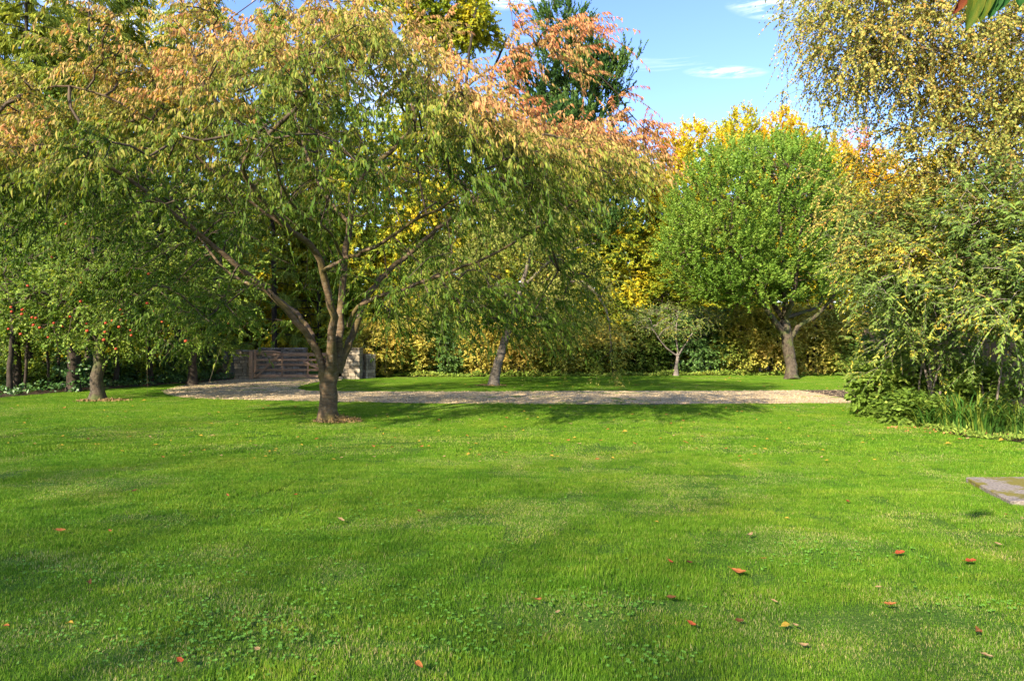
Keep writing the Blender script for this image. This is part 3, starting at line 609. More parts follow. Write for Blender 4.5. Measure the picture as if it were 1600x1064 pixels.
# ------------------------------------------------------------------ apple trees on the left
def apples(root, base, pts, r=.031):
    bm = bmesh.new(); bmesh.ops.create_icosphere(bm, subdivisions=2, radius=r)
    for v in bm.verts:
        q = math.hypot(v.co.x, v.co.y) / r; v.co.z *= .9; v.co.z -= .25 * r * max(0, 1 - q * 2.2) * (1 if v.co.z > 0 else -.6)
    me = bpy.data.meshes.new('apple'); bm.to_mesh(me); bm.free(); me.materials.append(M['apple_skin']); me.polygons.foreach_set('use_smooth', [True] * len(me.polygons))
    st = Acc(); add_tube(st, np.array([[0, 0, r * .5], [.004, 0, r * 1.1], [.01, 0, r * 1.6]]), np.array([.003, .0025, .002]), 5); sm = st.mesh('apple_stalk', M['twig'])
    for i, p in enumerate(pts):
        o = link('apple', me, root, loc=np.asarray(p) - base); o.rotation_euler = (R.uniform(-.5, .5), R.uniform(-.5, .5), R.uniform(0, 6)); s = R.uniform(.85, 1.25); o.scale = (s, s, s)
        link('stalk', sm, o)
AB = G(151, 626)
ap = build_tree('apple_tree', AB, 'leafy apple tree with red apples and a thick short trunk at the lawn edge', 'tree',
    [(np.vstack([AB + [0, 0, -.05], px_line([(150, 600, 18.2), (155, 570, 18.2), (158, 545, 18.2), (162, 520, 18.2)])]), np.array([.19, .16, .15, .14, .10])),
     cl([(158, 548, 18.2), (140, 510, 18.0), (105, 475, 17.6), (60, 455, 17.3)], .09, .03), cl([(158, 545, 18.2), (185, 505, 18.5), (225, 470, 18.7), (280, 440, 18.6)], .09, .03),
     cl([(160, 530, 18.2), (165, 480, 18.0), (150, 420, 17.8), (140, 360, 17.8)], .09, .03), cl([(158, 535, 18.2), (150, 490, 19.3), (190, 430, 20.0), (230, 380, 20.4)], .07, .03)],
    [PB(100, 480, 17.8, 120, 55, 2.0), PB(200, 470, 18.0, 110, 60, 2.3), PB(280, 480, 18.6, 85, 60, 1.8), PB(150, 400, 18.4, 150, 85, 2.2), PB(30, 480, 17.5, 60, 50, 1.6)],
    n=900, clump=170, cs=.38, keep=lambda P: P[:, 2] > 1.15, m=3, k=15, Lt=.42, leaf=(.085, .055), lm='apple_leaf', bark='grey_bark', seed=21, shell=.6, droop=.35, hang=.35, twigs=True,
    tint=lambda P, r: .42 + (vnoise(P[:, 0] * 1.3, P[:, 1] * 1.3, P[:, 2] * 1.5, 5) - .5) * .6 + r.normal(size=len(P)) * .16)
ap_px = [(17, 480), (18, 487), (35, 484), (34, 491), (50, 496), (56, 497), (13, 514), (32, 522), (62, 512), (52, 508), (75, 527), (84, 505), (97, 510), (109, 495), (110, 460), (43, 447), (126, 435), (127, 442), (126, 471), (135, 506), (136, 517), (162, 531), (164, 519), (165, 505), (175, 501), (188, 484), (190, 491), (199, 500), (186, 511), (181, 545), (205, 524), (204, 516), (230, 474), (240, 487), (253, 503), (254, 497), (260, 487), (290, 533), (328, 405), (232, 428), (70, 332), (113, 355), (168, 327), (81, 402), (325, 500), (357, 506), (103, 350)]
apples(ap, AB, [P3(x, y, 16.35 + R.uniform(-.25, .3) + (x > 250) * .4) for x, y in ap_px])
litter('windfall_litter', (AB[0] + .25, AB[1] - .1), (.75, .45), 700, 'dark ring of soil and fallen leaves around the foot of the apple trunk', 'leaf litter', 'flower_spike', lambda P, r: r.random(len(P)) * .5, h=.06, size=(.06, .04), seed=8)

def simple_trunk(b, top, r0, r1, d=None, lean=0.):
    b = np.asarray(b, float); return (np.array([b + [0, 0, -.05], b + [lean * .3, 0, top * .33], b + [lean * .6, 0, top * .66], b + [lean, 0, top]]), np.linspace(r0, r1, 4))
def fork_limbs(b, h0, h1, spread, k, r, seed, r1=.025):
    rg = np.random.default_rng(seed); L = []
    for i in range(k):
        a = i / k * 2 * pi + rg.uniform(-.4, .4); s = spread * rg.uniform(.7, 1.15); s0 = np.array([0, 0, h0 + rg.uniform(-.15, .5) * (h1 - h0) * .4])
        e = np.array([cos(a) * s, sin(a) * s, h1 * rg.uniform(.85, 1.05)]); L.append((np.array([b + s0, b + s0 * .6 + e * .4 + [0, 0, -.1 * h1], b + s0 * .25 + e * .75, b + e]), np.array([r, r * .7, r * .45, r1])))
    return L
nt_ = lambda s, a=.5, amp=.6, j=.15: (lambda P, r: a + (vnoise(P[:, 0] * .9, P[:, 1] * .9, P[:, 2] * 1.1, s) - .5) * amp + r.normal(size=len(P)) * j)
b = G(300, 602)
build_tree('field_maple', b, 'green leafy tree behind the apple tree left of the gravel drive', 'tree',
    [simple_trunk(b, 2.2, .16, .12)] + fork_limbs(b, 2.0, 5.5, 2.2, 5, .09, 3),
    [PB(250, 380, 25.5, 130, 80, 2.6), PB(330, 450, 25, 80, 80, 2.2), PB(150, 330, 25.5, 90, 60, 2.2), PB(280, 530, 25, 60, 28, 1.4)], n=430, clump=110, cs=.45, k=14, Lt=.5, leaf=(.12, .085), lm='apple_leaf', bark='dark_bark', seed=22, twigs=False, tint=nt_(6, .45))
b = np.array([-15.6, 21.5, 0])
build_tree('hazel_tree', b, 'green multi stemmed tree behind the apple tree at the left edge', 'tree',
    [simple_trunk(b, 2.4, .13, .09)] + fork_limbs(b, 1.2, 5.0, 1.6, 5, .08, 4),
    [(b + [0, 0, 2.9], (2.3, 1.6, 1.3)), (b + [1.0, .3, 3.5], (1.3, 1.2, .6))], n=560, clump=110, cs=.4, k=14, Lt=.45, leaf=(.10, .075), lm='apple_leaf', bark='dark_bark', seed=23, twigs=False, tint=nt_(7, .4))

# ------------------------------------------------------------------ conifers of the wood
def conifer_parts(seed, H, base_z, Rm, droop, step=.55, dens=9, leaf=(.20, .045), lm='conifer_leaf', tintc=.75):
    rng = np.random.default_rng(seed)
    tr = Acc(); z = np.linspace(-.05, H, 26); p = np.stack([np.cumsum(rng.normal(size=26)) * .012, np.cumsum(rng.normal(size=26)) * .012, z], 1)
    add_tube(tr, p, .14 * (1 - z / H * .93) * (1 + .35 * np.exp(-z.clip(0) / .2)), 10, rough=.1, seed=seed)
    br = Acc(); nodes = []; dirs = []
    zz = base_z * .25
    while zz < H - .3:
        k = rng.integers(4, 7); f = max(0, (zz - base_z) / (H - base_z)); L0 = Rm * (1 - f) ** .75 * (1 if zz > base_z else .55)
        for i in range(k):
            a = rng.uniform(0, 2 * pi); L = L0 * rng.uniform(.6, 1.15) + .2; s = np.linspace(0, 1, 7)
            bp = np.stack([cos(a) * L * s, sin(a) * L * s, zz + L * (.18 * s - droop * s ** 2 + .12 * s ** 4)], 1); bp[:, :2] += rng.normal(size=(7, 2)) * .03 * s[:, None]
            add_tube(br, bp, np.linspace(.028 * (L / 2 + .3), .005, 7), 4, cap=False)
            if zz < base_z and rng.random() < .75: continue
            kk = max(3, int(L * dens)); t = rng.uniform(.15 if zz > base_z else .5, 1, kk)
            q = np.stack([np.interp(t, s, bp[:, j]) for j in range(3)], 1); nodes.append(q); sg = np.where(rng.random(kk) < .5, -1, 1)[:, None]
            dv = np.array([cos(a), sin(a), 0]); sv = np.array([-sin(a), cos(a), 0]); dirs.append(norm(dv * .6 + sv * sg * .8))
        zz += step * rng.uniform(.6, 1.3)
    nodes = np.concatenate(nodes); dirs = np.concatenate(dirs)
    pos, ld, t3, _ = spray(nodes, dirs, rng, 2, 12, .42, .5, 0, .35, .8, .9, .55, .3)
    la = Acc(); add_leaves(la, pos, ld, leaf[0], leaf[1], T_SIMPLE, tintc + (vnoise(pos[:, 0] * 1.1, pos[:, 1] * 1.1, pos[:, 2] * 1.1, seed) - .5) * .7 + rng.normal(size=len(pos)) * .12, rng)
    return tr.mesh('trunk', M['dark_bark'], True), br.mesh('branches', M['dark_bark']), la.mesh('foliage', M[lm])
con = [conifer_parts(61, 17, 5.5, 2.9, .35), conifer_parts(62, 19, 7.0, 2.6, .45), conifer_parts(63, 15, 4.5, 3.2, .30)]
con_spec = [(8, 25, 0, 1.0, 'slender conifer at the far left edge of the wood'), (46, 23.5, 1, .95, 'tall conifer with a thin dark trunk second from the left edge'), (112, 29, 2, 1.1, 'conifer with a thin trunk behind the hazel at the left'),
            (140, 26.5, 0, 1.02, 'tall conifer with pale hanging green sprays above the apple tree'), (205, 28, 1, .92, 'conifer whose trunk shows just right of the pale green sprays'), (278, 31, 2, 1.15, 'dense green conifer behind the upper left of the cherry'),
            (330, 31.5, 0, 1.1, 'conifer with a thin trunk left of the gate above the cherry'), (430, 36, 1, 1.1, 'dark conifer showing above the middle of the cherry'), (500, 38, 2, 1.05, 'dark conifer behind the top of the cherry right of the other conifers'), (-60, 24, 2, 1, 'conifer just outside the left edge of the view')]
for i, (px, d, v_, s, lab) in enumerate(con_spec):
    r = empty('conifer_tree', ((px - 800) / F * d, d, 0), lab, 'tree', 'conifers of the wood on the left'); r.rotation_euler = (0, 0, i * 1.9); r.scale = (s, s, s)
    link('trunk', con[v_][0], r); link('branches', con[v_][1], r, kind='stuff'); link('foliage', con[v_][2], r, kind='stuff')
# thick ivy covered trunk and dark bare trunks among the undergrowth
b = G(114, 612)
build_tree('ivy_clad_tree', b, 'thick dark trunk wrapped in ivy left of the apple trunk', 'tree', [simple_trunk(b, 8.5, .19, .14, lean=.2)],
    [(b + [0, 0, 1.0], (.42, .42, 1.2)), (b + [0.1, 0, 2.6], (.5, .5, 1.2)), (b + [.1, 0, 4.4], (.55, .55, 1.4)), (b + [0, 0, 7.5], (1.9, 1.6, 1.5))], n=900, m=3, k=8, Lt=.3, leaf=(.09, .09), lm='dark_leaf', bark='dark_bark', seed=24, foliage='ivy', twigs=False, grow_it=False, tint=nt_(3, .35))
for i, (px, py, r_, lean, lab) in enumerate([(14, 617, .08, .3, 'dark slim trunk at the left edge of the wood'), (38, 613, .045, .5, 'thin leaning dark trunk beside the leftmost trunk'), (76, 611, .045, -.2, 'thin straight trunk left of the ivy clad tree'), (90, 606, .05, .2, 'thinnest pole trunk just left of the ivy clad tree'), (181, 603, .09, .1, 'slim dark trunk right of the apple trunk'), (236, 600, .08, -.3, 'slim brown trunk midway between apple trunk and drive')]):
    b = G(px, py); h = 6 + (i % 3)
    build_tree('woodland_tree', b, lab, 'tree', [simple_trunk(b, h, r_, r_ * .5, lean=lean)] + fork_limbs(b, h * .55, h * 1.05, 1.3, 3, r_ * .5, i), [(b + [lean, 0, h], (1.5, 1.4, 1.5)), (b + [lean * .6, 0, h * .6], (1.0, 1.0, .9))], n=130, m=3, k=11, Lt=.42, leaf=(.10, .075), lm='apple_leaf', bark='dark_bark', seed=70 + i, twigs=False, tint=nt_(i, .35), group='slim trunks at the edge of the wood')

# ------------------------------------------------------------------ shrubs
def shrub(name, px, py, d, rx, h, ry, label, lm, tint, seed, n=170, leaf=(.075, .05), cat='shrub', group=None, m=3, k=12, tmpl=T_SIMPLE, Lt=.3, low=.05, base=None, shell=.65, bark='dark_bark', droop=.15):
    rng = np.random.default_rng(seed); b = np.array([(px - 800) / F * d, d, 0.0]) if base is None else np.asarray(base, float)
    R_ = rx * d / F; limbs = []
    for i in range(5):
        a = rng.uniform(0, 2 * pi); s = rng.uniform(.2, .7)
        limbs.append((np.array([b + [cos(a) * .08, sin(a) * .08, -.03], b + [cos(a) * R_ * s * .4, sin(a) * ry * s * .4, h * .4], b + [cos(a) * R_ * s, sin(a) * ry * s, h * .8]]), np.array([.04, .028, .012])))
    blobs = [(b + [0, 0, h * .5], (R_, ry, h * .5))]
    for i in range(5):
        a = rng.uniform(0, 2 * pi); blobs.append((b + [cos(a) * R_ * .55, sin(a) * ry * .5, h * rng.uniform(.35, .72)], (R_ * .5, ry * .5, h * .30)))
    root = empty(name, b, label, cat, group)
    for i, (p, r) in enumerate(limbs):
        a = Acc(); q, rr = smooth_line(p, r, .3, .02, rng); add_tube(a, q - b, rr, 6); link('stem', a.mesh('stem', M[bark], True), root)
    P, o, _ = blob_nodes(blobs, n, rng, shell); ok = (P[:, 2] > low) & (P[:, 2] < h * 1.08); P, o = P[ok], o[ok]
    L = [smooth_line(p, r, .3, 0, rng) for p, r in limbs]; NP, par, n0 = grow(L, P); tw = Acc(); grown_tubes(tw, NP, par, n0, rt=.004, rng=rng, rmax=.02, sides=4); tw.v = [v - b for v in tw.v]
    link('twigs', tw.mesh('twigs', M['twig']), root, kind='stuff')
    pos, ld, _, _ = spray(P, o, rng, m, k, Lt, droop, .3, .8, .15, .7, .7); pos[:, 2] = np.maximum(pos[:, 2], .03)
    la = Acc(); add_leaves(la, pos - b, ld, leaf[0], leaf[1], tmpl, tint(pos, rng), rng); link('foliage', la.mesh('foliage', M[lm]), root, kind='stuff')
    return root
hedge = [
    (590, 30.2, 42, 2.35, 1.3, 'golden shrub beside the right hand stone pier', 'hedge_leaf', .64, .7), (642, 31, 42, 2.5, 1.3, 'yellow green shrub second from the stone pier in the hedge', 'hedge_leaf', .52, .7),
    (700, 31.2, 36, 2.3, 1.2, 'dull green shrub in the hedge left of the leaning trunk', 'dark_leaf', .8, .5), (752, 31, 42, 2.6, 1.3, 'bright yellow shrub directly behind the leaning trunk', 'hedge_leaf', .72, .4),
    (812, 31, 42, 2.5, 1.3, 'golden shrub just right of the leaning trunk', 'hedge_leaf', .72, .4), (870, 31.3, 44, 2.5, 1.3, 'bronze yellow shrub behind the low sprays of the cherry', 'hedge_leaf', .6, .7),
    (935, 31.6, 44, 2.6, 1.3, 'mixed green and yellow shrub under the weeping branch', 'hedge_leaf', .45, .7), (1000, 32, 42, 2.4, 1.3, 'dark shaded shrub left of the small bare tree', 'hedge_leaf', .22, .5),
    (1095, 32, 50, 2.9, 1.4, 'dark green glossy laurel right of the small bare tree', 'dark_leaf', .75, .5), (1155, 31.6, 40, 3.0, 1.3, 'yellow and green shrub between the laurel and the round tree', 'hedge_leaf', .55, .9),
    (1205, 31.5, 42, 3.0, 1.3, 'bright golden shrub just left of the round tree trunk', 'hedge_leaf', .74, .4), (1268, 31.5, 42, 3.0, 1.3, 'golden shrub just right of the round tree trunk', 'hedge_leaf', .68, .5),
    (1325, 31, 44, 2.9, 1.3, 'olive shrub at the right end of the hedge', 'hedge_leaf', .5, .6), (1390, 30.5, 50, 3.0, 1.4, 'dim shrub closing the hedge behind the buddleia', 'hedge_leaf', .3, .5), (1460, 30, 50, 3.1, 1.4, 'last hedge shrub hidden far behind the buddleia', 'hedge_leaf', .3, .5)]
PROTO = {}
def place(proto, loc, sc, rot, label):
    if proto.get('used'): o = copy_tree(proto)
    else: o = proto; o['used'] = 1
    o.location = tuple(float(t) for t in loc); o.scale = sc; o.rotation_euler = (0, 0, rot); o['label'] = label
    return o
for i, (px, d, rx, h, ry, lab, lm, tc_, amp) in enumerate(hedge):
    key = 'dark' if lm == 'dark_leaf' else ('bright' if tc_ > .6 else ('mid' if tc_ > .4 else 'dim')); key += str(i % 2) if key in ('bright', 'mid') else ''
    if key not in PROTO: PROTO[key] = shrub('hedge_shrub', 800, 0, 1, 1.25 * F, 2.8, 1.25, lab, lm, nt_(80 + i, tc_, amp, .13), 100 + i, n=620, leaf=(.085, .058), base=(0, 0, 0), group='mixed hedge beyond the drive', low=.05)
    place(PROTO[key], ((px - 800) / F * d, d, 0), (rx * 1.12 * d / F / 1.25, 1.05, h * 1.07 / 2.8), (i % 3 - 1) * .35, lab)
for o in bpy.data.objects:
    if 'used' in o: del o['used']
under = [(20, 21.5, 60, .9), (80, 22.8, 55, .8), (150, 24.2, 50, .9), (205, 25, 45, 1.0), (250, 26, 45, 1.5), (300, 27.2, 45, 1.8), (345, 28.6, 40, 1.9), (-45, 20.5, 60, 1.1)]
ul = ['low dark undergrowth at the left edge of the lawn', 'low ground ivy and brambles left of the ivy clad trunk', 'low dark bramble just left of the apple trunk', 'low dark bramble just right of the apple trunk', 'dark green laurel bush in shade right of the apple tree', 'dark glossy bush behind the tip of the gravel drive', 'dark bush touching the left stone pier', 'low bramble outside the left edge']
for i, (px, d, rx, h) in enumerate(under):
    shrub('undergrowth_shrub', px, 0, d + .9, rx, h, .9, ul[i], 'dark_leaf' if i % 3 else 'apple_leaf', nt_(60 + i, .75 if i % 3 else .4, .6, .15), 130 + i, n=150, leaf=(.085, .06), group='undergrowth along the wood edge')

def ground_cover():
    rng = np.random.default_rng(66); n = 26000; x = rng.uniform(-27, -10, n); y = rng.uniform(17, 33, n)
    ok = in_poly(x, y, np.concatenate([wood_floor, np.array([[-13, 60], [-60, 60], [-60, 18]])])) & (y < 24 + (x + 22) * .6 + 3); x, y = x[ok], y[ok]
    z = .03 + rng.random(len(x)) * (.10 + .28 * vnoise(x * 1.3, y * 1.3, 0, 4)); P = np.stack([x, y, z], 1); D = rng.normal(size=P.shape); D[:, 2] = np.abs(D[:, 2]) * .5
    a = Acc(); add_leaves(a, P, D, .11, .085, T_SIMPLE, .35 + vnoise(x * .8, y * .8, 0, 3) * .5 + rng.normal(size=len(x)) * .15, rng, up=1.5)
    o = link('ground_cover', a.mesh('ground_cover', M['dark_leaf']), kind='stuff'); tag(o, 'ivy and low brambles carpeting the edge of the wood', 'ground cover')
    n = 9000; x = rng.uniform(-6, 20, n); y = 30.0 + .12 * np.clip(x, 0, 9) + rng.random(n) ** 1.5 * 1.6 - .25 * vnoise(x * 1.5, 0, 0, 5); z = .02 + rng.random(n) * .30 * vnoise(x * 2, y, 0, 6) ** 1.3
    P = np.stack([x, y, z], 1); D = rng.normal(size=P.shape); D[:, 2] = np.abs(D[:, 2]) * .8
    a = Acc(); add_leaves(a, P, D, .12, .07, T_SIMPLE, .3 + vnoise(x * .8, y, 0, 3) * .5 + rng.normal(size=n) * .15, rng, up=1.2)
    o = link('hedge_bottom_weeds', a.mesh('weeds', M['apple_leaf']), kind='stuff'); tag(o, 'low green weeds growing along the foot of the hedge', 'weeds')
ground_cover()
# ------------------------------------------------------------------ trees in the middle distance
b = G(1237, 592.5)
tb = lambda px, py, d: P3(px, py, d)
build_tree('round_headed_tree', b, 'round headed bright green tree with upright branches on the far lawn', 'tree',
    [(np.vstack([b + [0, 0, -.05], px_line([(1236, 570, 28.4), (1233, 545, 28.4), (1229, 520, 28.4), (1226, 500, 28.4)])]), np.array([.24, .215, .225, .23, .17])),
     cl([(1226, 522, 28.4), (1212, 503, 28.2), (1196, 480, 27.9), (1170, 430, 27.4), (1140, 360, 27.1)], .15, .03), cl([(1228, 520, 28.4), (1227, 480, 28.4), (1226, 440, 28.4), (1222, 380, 28.5), (1215, 290, 28.6)], .14, .03),
     cl([(1233, 530, 28.4), (1250, 508, 28.2), (1280, 490, 27.8), (1305, 455, 27.4), (1310, 400, 27.4)], .12, .03), cl([(1228, 495, 28.4), (1255, 488, 28.8), (1282, 472, 29.2), (1290, 400, 29.8)], .09, .03),
     cl([(1226, 500, 28.4), (1205, 470, 29.2), (1180, 400, 30.2), (1160, 320, 30.6)], .12, .03), cl([(1226, 500, 28.4), (1240, 460, 27.4), (1250, 380, 26.4), (1245, 300, 26.2)], .12, .03)],
    [PB(1180, 347, 28.4, 142, 128, 3.6, 30), PB(1110, 400, 28.2, 88, 72, 2.4, 6), PB(1262, 395, 28.2, 78, 82, 2.4, 6), PB(1195, 450, 28, 120, 30, 2.8, 4), PB(1225, 280, 28.4, 70, 62, 2.4, 4)],
    n=2700, m=3, k=17, Lt=.5, leaf=(.085, .075), lm='green_leaf', bark='grey_bark', seed=31, shell=.72, ups=1.1, jit=.42, droop=-.1, hang=.0, sides=14, rmax=.07, twigs=False,
    tint=lambda P, r: .5 + (vnoise(P[:, 0] * 1.2, P[:, 1] * 1.2, P[:, 2] * .5, 15) - .5) * .5 + r.normal(size=len(P)) * .13 + .10 * (P[:, 2] > 8.2))
b = G(1056, 587.5)
bare = build_tree('small_bare_tree', b, 'small nearly bare tree with pale grey twigs in front of the hedge', 'tree',
    [(np.vstack([b + [0, 0, -.05], px_line([(1056, 570, 30.8), (1058, 558, 30.8), (1059, 553, 30.8)])]), np.array([.10, .075, .075, .06])),
     cl([(1058, 556, 30.8), (1045, 547, 30.6), (1030, 530, 30.3), (1018, 512, 30.0)], .045, .018), cl([(1059, 556, 30.8), (1057, 530, 30.9), (1057, 508, 31.0), (1060, 490, 31.0)], .04, .015), cl([(1060, 555, 30.8), (1078, 527, 30.8), (1092, 508, 30.6), (1115, 492, 30.4)], .045, .018)],
    [PB(1057, 498, 30.6, 85, 20, 1.6)], n=200, m=3, k=9, Lt=.45, leaf=(.07, .045), lm='buddleia_leaf', bark='grey_twig', seed=32, tr=.005, rt=.006, tint=nt_(2, .6, .3), rmax=.025)
b = G(771, 602.5)
build_tree('leaning_birch', b, 'leaning pale trunked tree with weeping yellow green foliage behind the cherry', 'tree',
    [(np.vstack([b + [0, 0, -.05], px_line([(776, 575, 24.2), (784, 545, 24.2), (797, 505, 24.2), (815, 450, 24.3), (830, 390, 24.4)])]), np.array([.18, .165, .15, .13, .09, .04]))] +
    [cl([(797, 505, 24.2), (850, 460, 24.0), (905, 440, 23.6), (945, 480, 23.3), (955, 540, 23.2)], .08, .02), cl([(805, 480, 24.2), (760, 430, 24.4), (700, 400, 24.6)], .08, .02), cl([(815, 450, 24.2), (870, 400, 24.8), (930, 380, 25)], .07, .02)],
    [PB(810, 410, 24.3, 120, 70, 2.6), PB(720, 430, 24.5, 70, 55, 2.0), PB(900, 440, 24, 62, 55, 1.8), PB(945, 525, 23.6, 22, 48, .8, 1.2), PB(870, 500, 24, 50, 35, 1.3), PB(800, 330, 24.5, 90, 50, 2.2), PB(650, 450, 24.8, 50, 45, 1.6)],
    n=760, clump=140, cs=.35, m=3, k=17, Lt=.75, leaf=(.095, .058), lm='birch_leaf', bark='birch_bark', seed=33, droop=.8, hang=.8, ups=0, twigs=False, tint=nt_(12, .32, .4, .12))
litter('trunk_leaf_ring', (b[0] - .1, b[1] - .1), (.6, .4), 400, 'brown fallen leaves around the foot of the leaning pale trunk', 'leaf litter', 'flower_spike', lambda P, r: r.random(len(P)), h=.05, seed=9)
# golden row and the yellow green trees before it
gold = [(1072, 39, 54, 184, 560, .72), (1152, 41, 50, 163, 560, .66), (1226, 40, 54, 160, 560, .8), (1300, 39, 48, 205, 560, .7), (1015, 38, 50, 250, 560, .5), (1375, 39, 55, 230, 560, .7), (1450, 39, 55, 240, 560, .6)]
gl = ['golden upright tree rising just right of the cherry tips', 'green and gold upright tree peeping over the round tree on its left', 'brightest golden tree peeping over the top of the round tree', 'golden tree behind the right flank of the round tree', 'yellow green tree half hidden by the right side of the cherry', 'golden tree behind the lower birch foliage', 'yellow tree far behind the buddleia at right']
for i, (px, d, rx, y0, y1, tn) in enumerate(gold):
    key = ('gold', i % 3); H = 14.; R_ = 2.0; z0 = np.zeros(3)
    if key not in PROTO:
        bl = [(z0 + [0, 0, H * .5], (R_ * 1.15, R_ * 1.15, H * .46)), (z0 + [R_ * .25, 0, H * .74], (R_ * .8, R_ * .8, H * .25)), (z0 + [-R_ * .35, -.4, H * .68], (R_ * .7, R_ * .7, H * .24)), (z0 + [R_ * .4, -.5, H * .45], (R_ * .7, R_ * .7, H * .3))]
        PROTO[key] = build_tree('golden_tree', z0, gl[i], 'tree', [simple_trunk(z0, H * .8, .18, .05)], bl, n=1150, m=3, k=15, Lt=.5, leaf=(.14, .10), lm='gold_leaf', bark='dark_bark', seed=40 + i, ups=.8, jit=.6, droop=0, hang=.1, twigs=False, shell=.75,
            tint=(lambda P, r, tn=tn, H=H, i=i: (.62, .5, .74)[i] - .35 + .48 * np.clip(P[:, 2] / H, 0, 1) + (vnoise(P[:, 0] * .9, P[:, 1] * .9, P[:, 2] * .6, 90 + i) - .5) * .6 + r.normal(size=len(P)) * .12), group='golden trees beyond the hedge')
    hh = 1.6 + (532 - y0) / F * d; place(PROTO[key], ((px - 800) / F * d, d, 0), (rx * d / F / R_ * 1.05, 1, hh / H), i * .9, gl[i])
mids = [(960, 35, 60, 320, 0, 'yellow green maple behind the hedge beside the cherry tips'), (890, 36, 62, 260, 1, 'green maple behind the hedge and the leaning birch'), (1035, 34.5, 50, 400, 2, 'low yellow green tree behind the small bare tree'), (680, 36, 80, 150, 0, 'yellow green tree behind the hedge seen under the cherry boughs'), (790, 37, 75, 200, 1, 'yellow tree behind the hedge above the leaning birch'),
        (585, 37, 80, 150, 2, 'pale green tree beyond the right stone pier'), (470, 40, 90, 150, 0, 'light green tree beyond the gate'), (395, 42, 70, 320, 1, 'yellowing tree beyond the left stone pier')]
for i, (px, d, rx, y0, kind, lab) in enumerate(mids):
    key = ('mid', kind); H = 10.; R_ = 2.4; z0 = np.zeros(3)
    if key not in PROTO:
        bl = [(z0 + [0, 0, H * .5], (R_, R_, H * .45)), (z0 + [R_ * .45, -.6, H * .68], (R_ * .6, R_ * .6, H * .26)), (z0 + [-R_ * .5, -.5, H * .5], (R_ * .6, R_ * .6, H * .28)), (z0 + [R_ * .1, -R_ * .5, H * .35], (R_ * .6, R_ * .6, H * .25)), (z0 + [0, 0, H * .12], (R_, R_, H * .16))]
        PROTO[key] = build_tree('maple_tree', z0, lab, 'tree', [simple_trunk(z0, H * .7, .16, .06)], bl, n=1100, clump=220, cs=.38, m=3, k=14, Lt=.5, leaf=(.15, .11), lm='gold_leaf', bark='dark_bark', seed=140 + i, twigs=False, shell=.75, tint=nt_(30 + i, (.46, .36, .30)[kind], .6, .12), group='leafy trees behind the hedge')
    hh = 1.6 + (532 - y0) / F * d; place(PROTO[key], ((px - 800) / F * d, d, 0), (rx * d / F / R_, 1, hh / H), i * 1.3, lab)
for i, (px, d, rx, y0) in enumerate([(15, 35, 85, 330), (110, 37, 80, 380), (200, 36, 80, 350), (300, 38, 80, 300), (-90, 34, 90, 350)]):
    hh = 1.6 + (532 - y0) / F * d; place(PROTO[('mid', (i + 1) % 3)], ((px - 800) / F * d, d, 0), (rx * d / F / 2.4, 1, hh / 10.), i * 2.3 + .7, ('sunlit green tree deep in the wood at the left edge', 'low sunlit tree glimpsed between the ivy clad trunk and the apple trunk', 'sunlit tree deep in the wood right of the apple trunk', 'light green tree deep in the wood left of the gate', 'tree deep in the wood outside the left edge')[i])
for o in bpy.data.objects:
    if 'used' in o: del o['used']
# tall yellow green tree and dark cypress behind the cherry
b = np.array([(700 - 800) / F * 36, 36, 0.])
build_tree('lime_tree', b, 'tall yellow green tree showing above the top of the cherry', 'tree', [simple_trunk(b, 14, .35, .12)] + fork_limbs(b, 9, 19, 3.6, 6, .16, 6, .05),
    [PB(700, 15, 36, 56, 40, 1.6, 10), PB(742, 42, 35.5, 28, 24, 1.1, 6), PB(660, 20, 36, 30, 40, 1.4, 6), PB(690, 66, 36, 24, 14, 1.0, 3), PB(700, -60, 36, 90, 50, 3.0, 7), PB(600, -20, 37, 60, 40, 2.4, 5), PB(560, 50, 37.5, 50, 30, 2, 4)], n=1000, clump=200, cs=.34, m=3, k=15, Lt=.45, leaf=(.15, .12), lm='gold_leaf', bark='dark_bark', seed=51, twigs=False, tint=nt_(21, .44, .4, .1))
b = np.array([(175 - 800) / F * 40, 40, 0.])
build_tree('yellow_poplar', b, 'bright yellow tree glimpsed behind the conifers at upper left', 'tree', [simple_trunk(b, 15, .35, .1)] + fork_limbs(b, 8, 16, 3.0, 5, .15, 7, .05),
    [PB(180, 90, 40, 70, 70, 2.4), PB(140, 180, 40, 60, 60, 2.2), PB(250, 150, 40, 60, 60, 2.2), PB(240, 40, 40, 50, 50, 2)], n=480, clump=80, cs=.45, m=3, k=12, Lt=.55, leaf=(.14, .11), lm='gold_leaf', bark='dark_bark', seed=52, twigs=False, tint=nt_(22, .62, .4, .1))
b = np.array([(885 - 800) / F * 35, 35, 0.])
cy = [PB(888, -10, 35, 14, 30, .6), PB(885, 45, 35, 34, 38, 1.4), PB(890, 100, 35, 58, 42, 2.2), PB(905, 160, 35, 82, 45, 2.8), PB(955, 140, 34.6, 30, 48, 1.2), PB(935, 90, 35, 28, 32, 1.1), PB(840, 130, 35, 40, 40, 1.6), PB(890, 250, 35, 95, 70, 3.0), PB(890, 360, 35, 95, 70, 3.0), PB(980, 125, 34.8, 8, 26, .5), PB(925, 60, 35, 14, 30, .6)]
build_tree('cypress_tree', b, 'dark green conifer with pointed shoots standing against the sky', 'tree', [simple_trunk(b, 18, .4, .06)], cy, n=1700, clump=300, cs=.32, m=3, k=16, Lt=.7, leaf=(.20, .085), lm='cypress_leaf', bark='dark_bark', seed=53, ups=.75, jit=.35, droop=-.15, hang=-.3, along=1.1, side=.45, twigs=False, shell=.6, tint=nt_(25, .5, .7, .14))
b = np.array([(1340 - 800) / F * 46, 46, 0.])
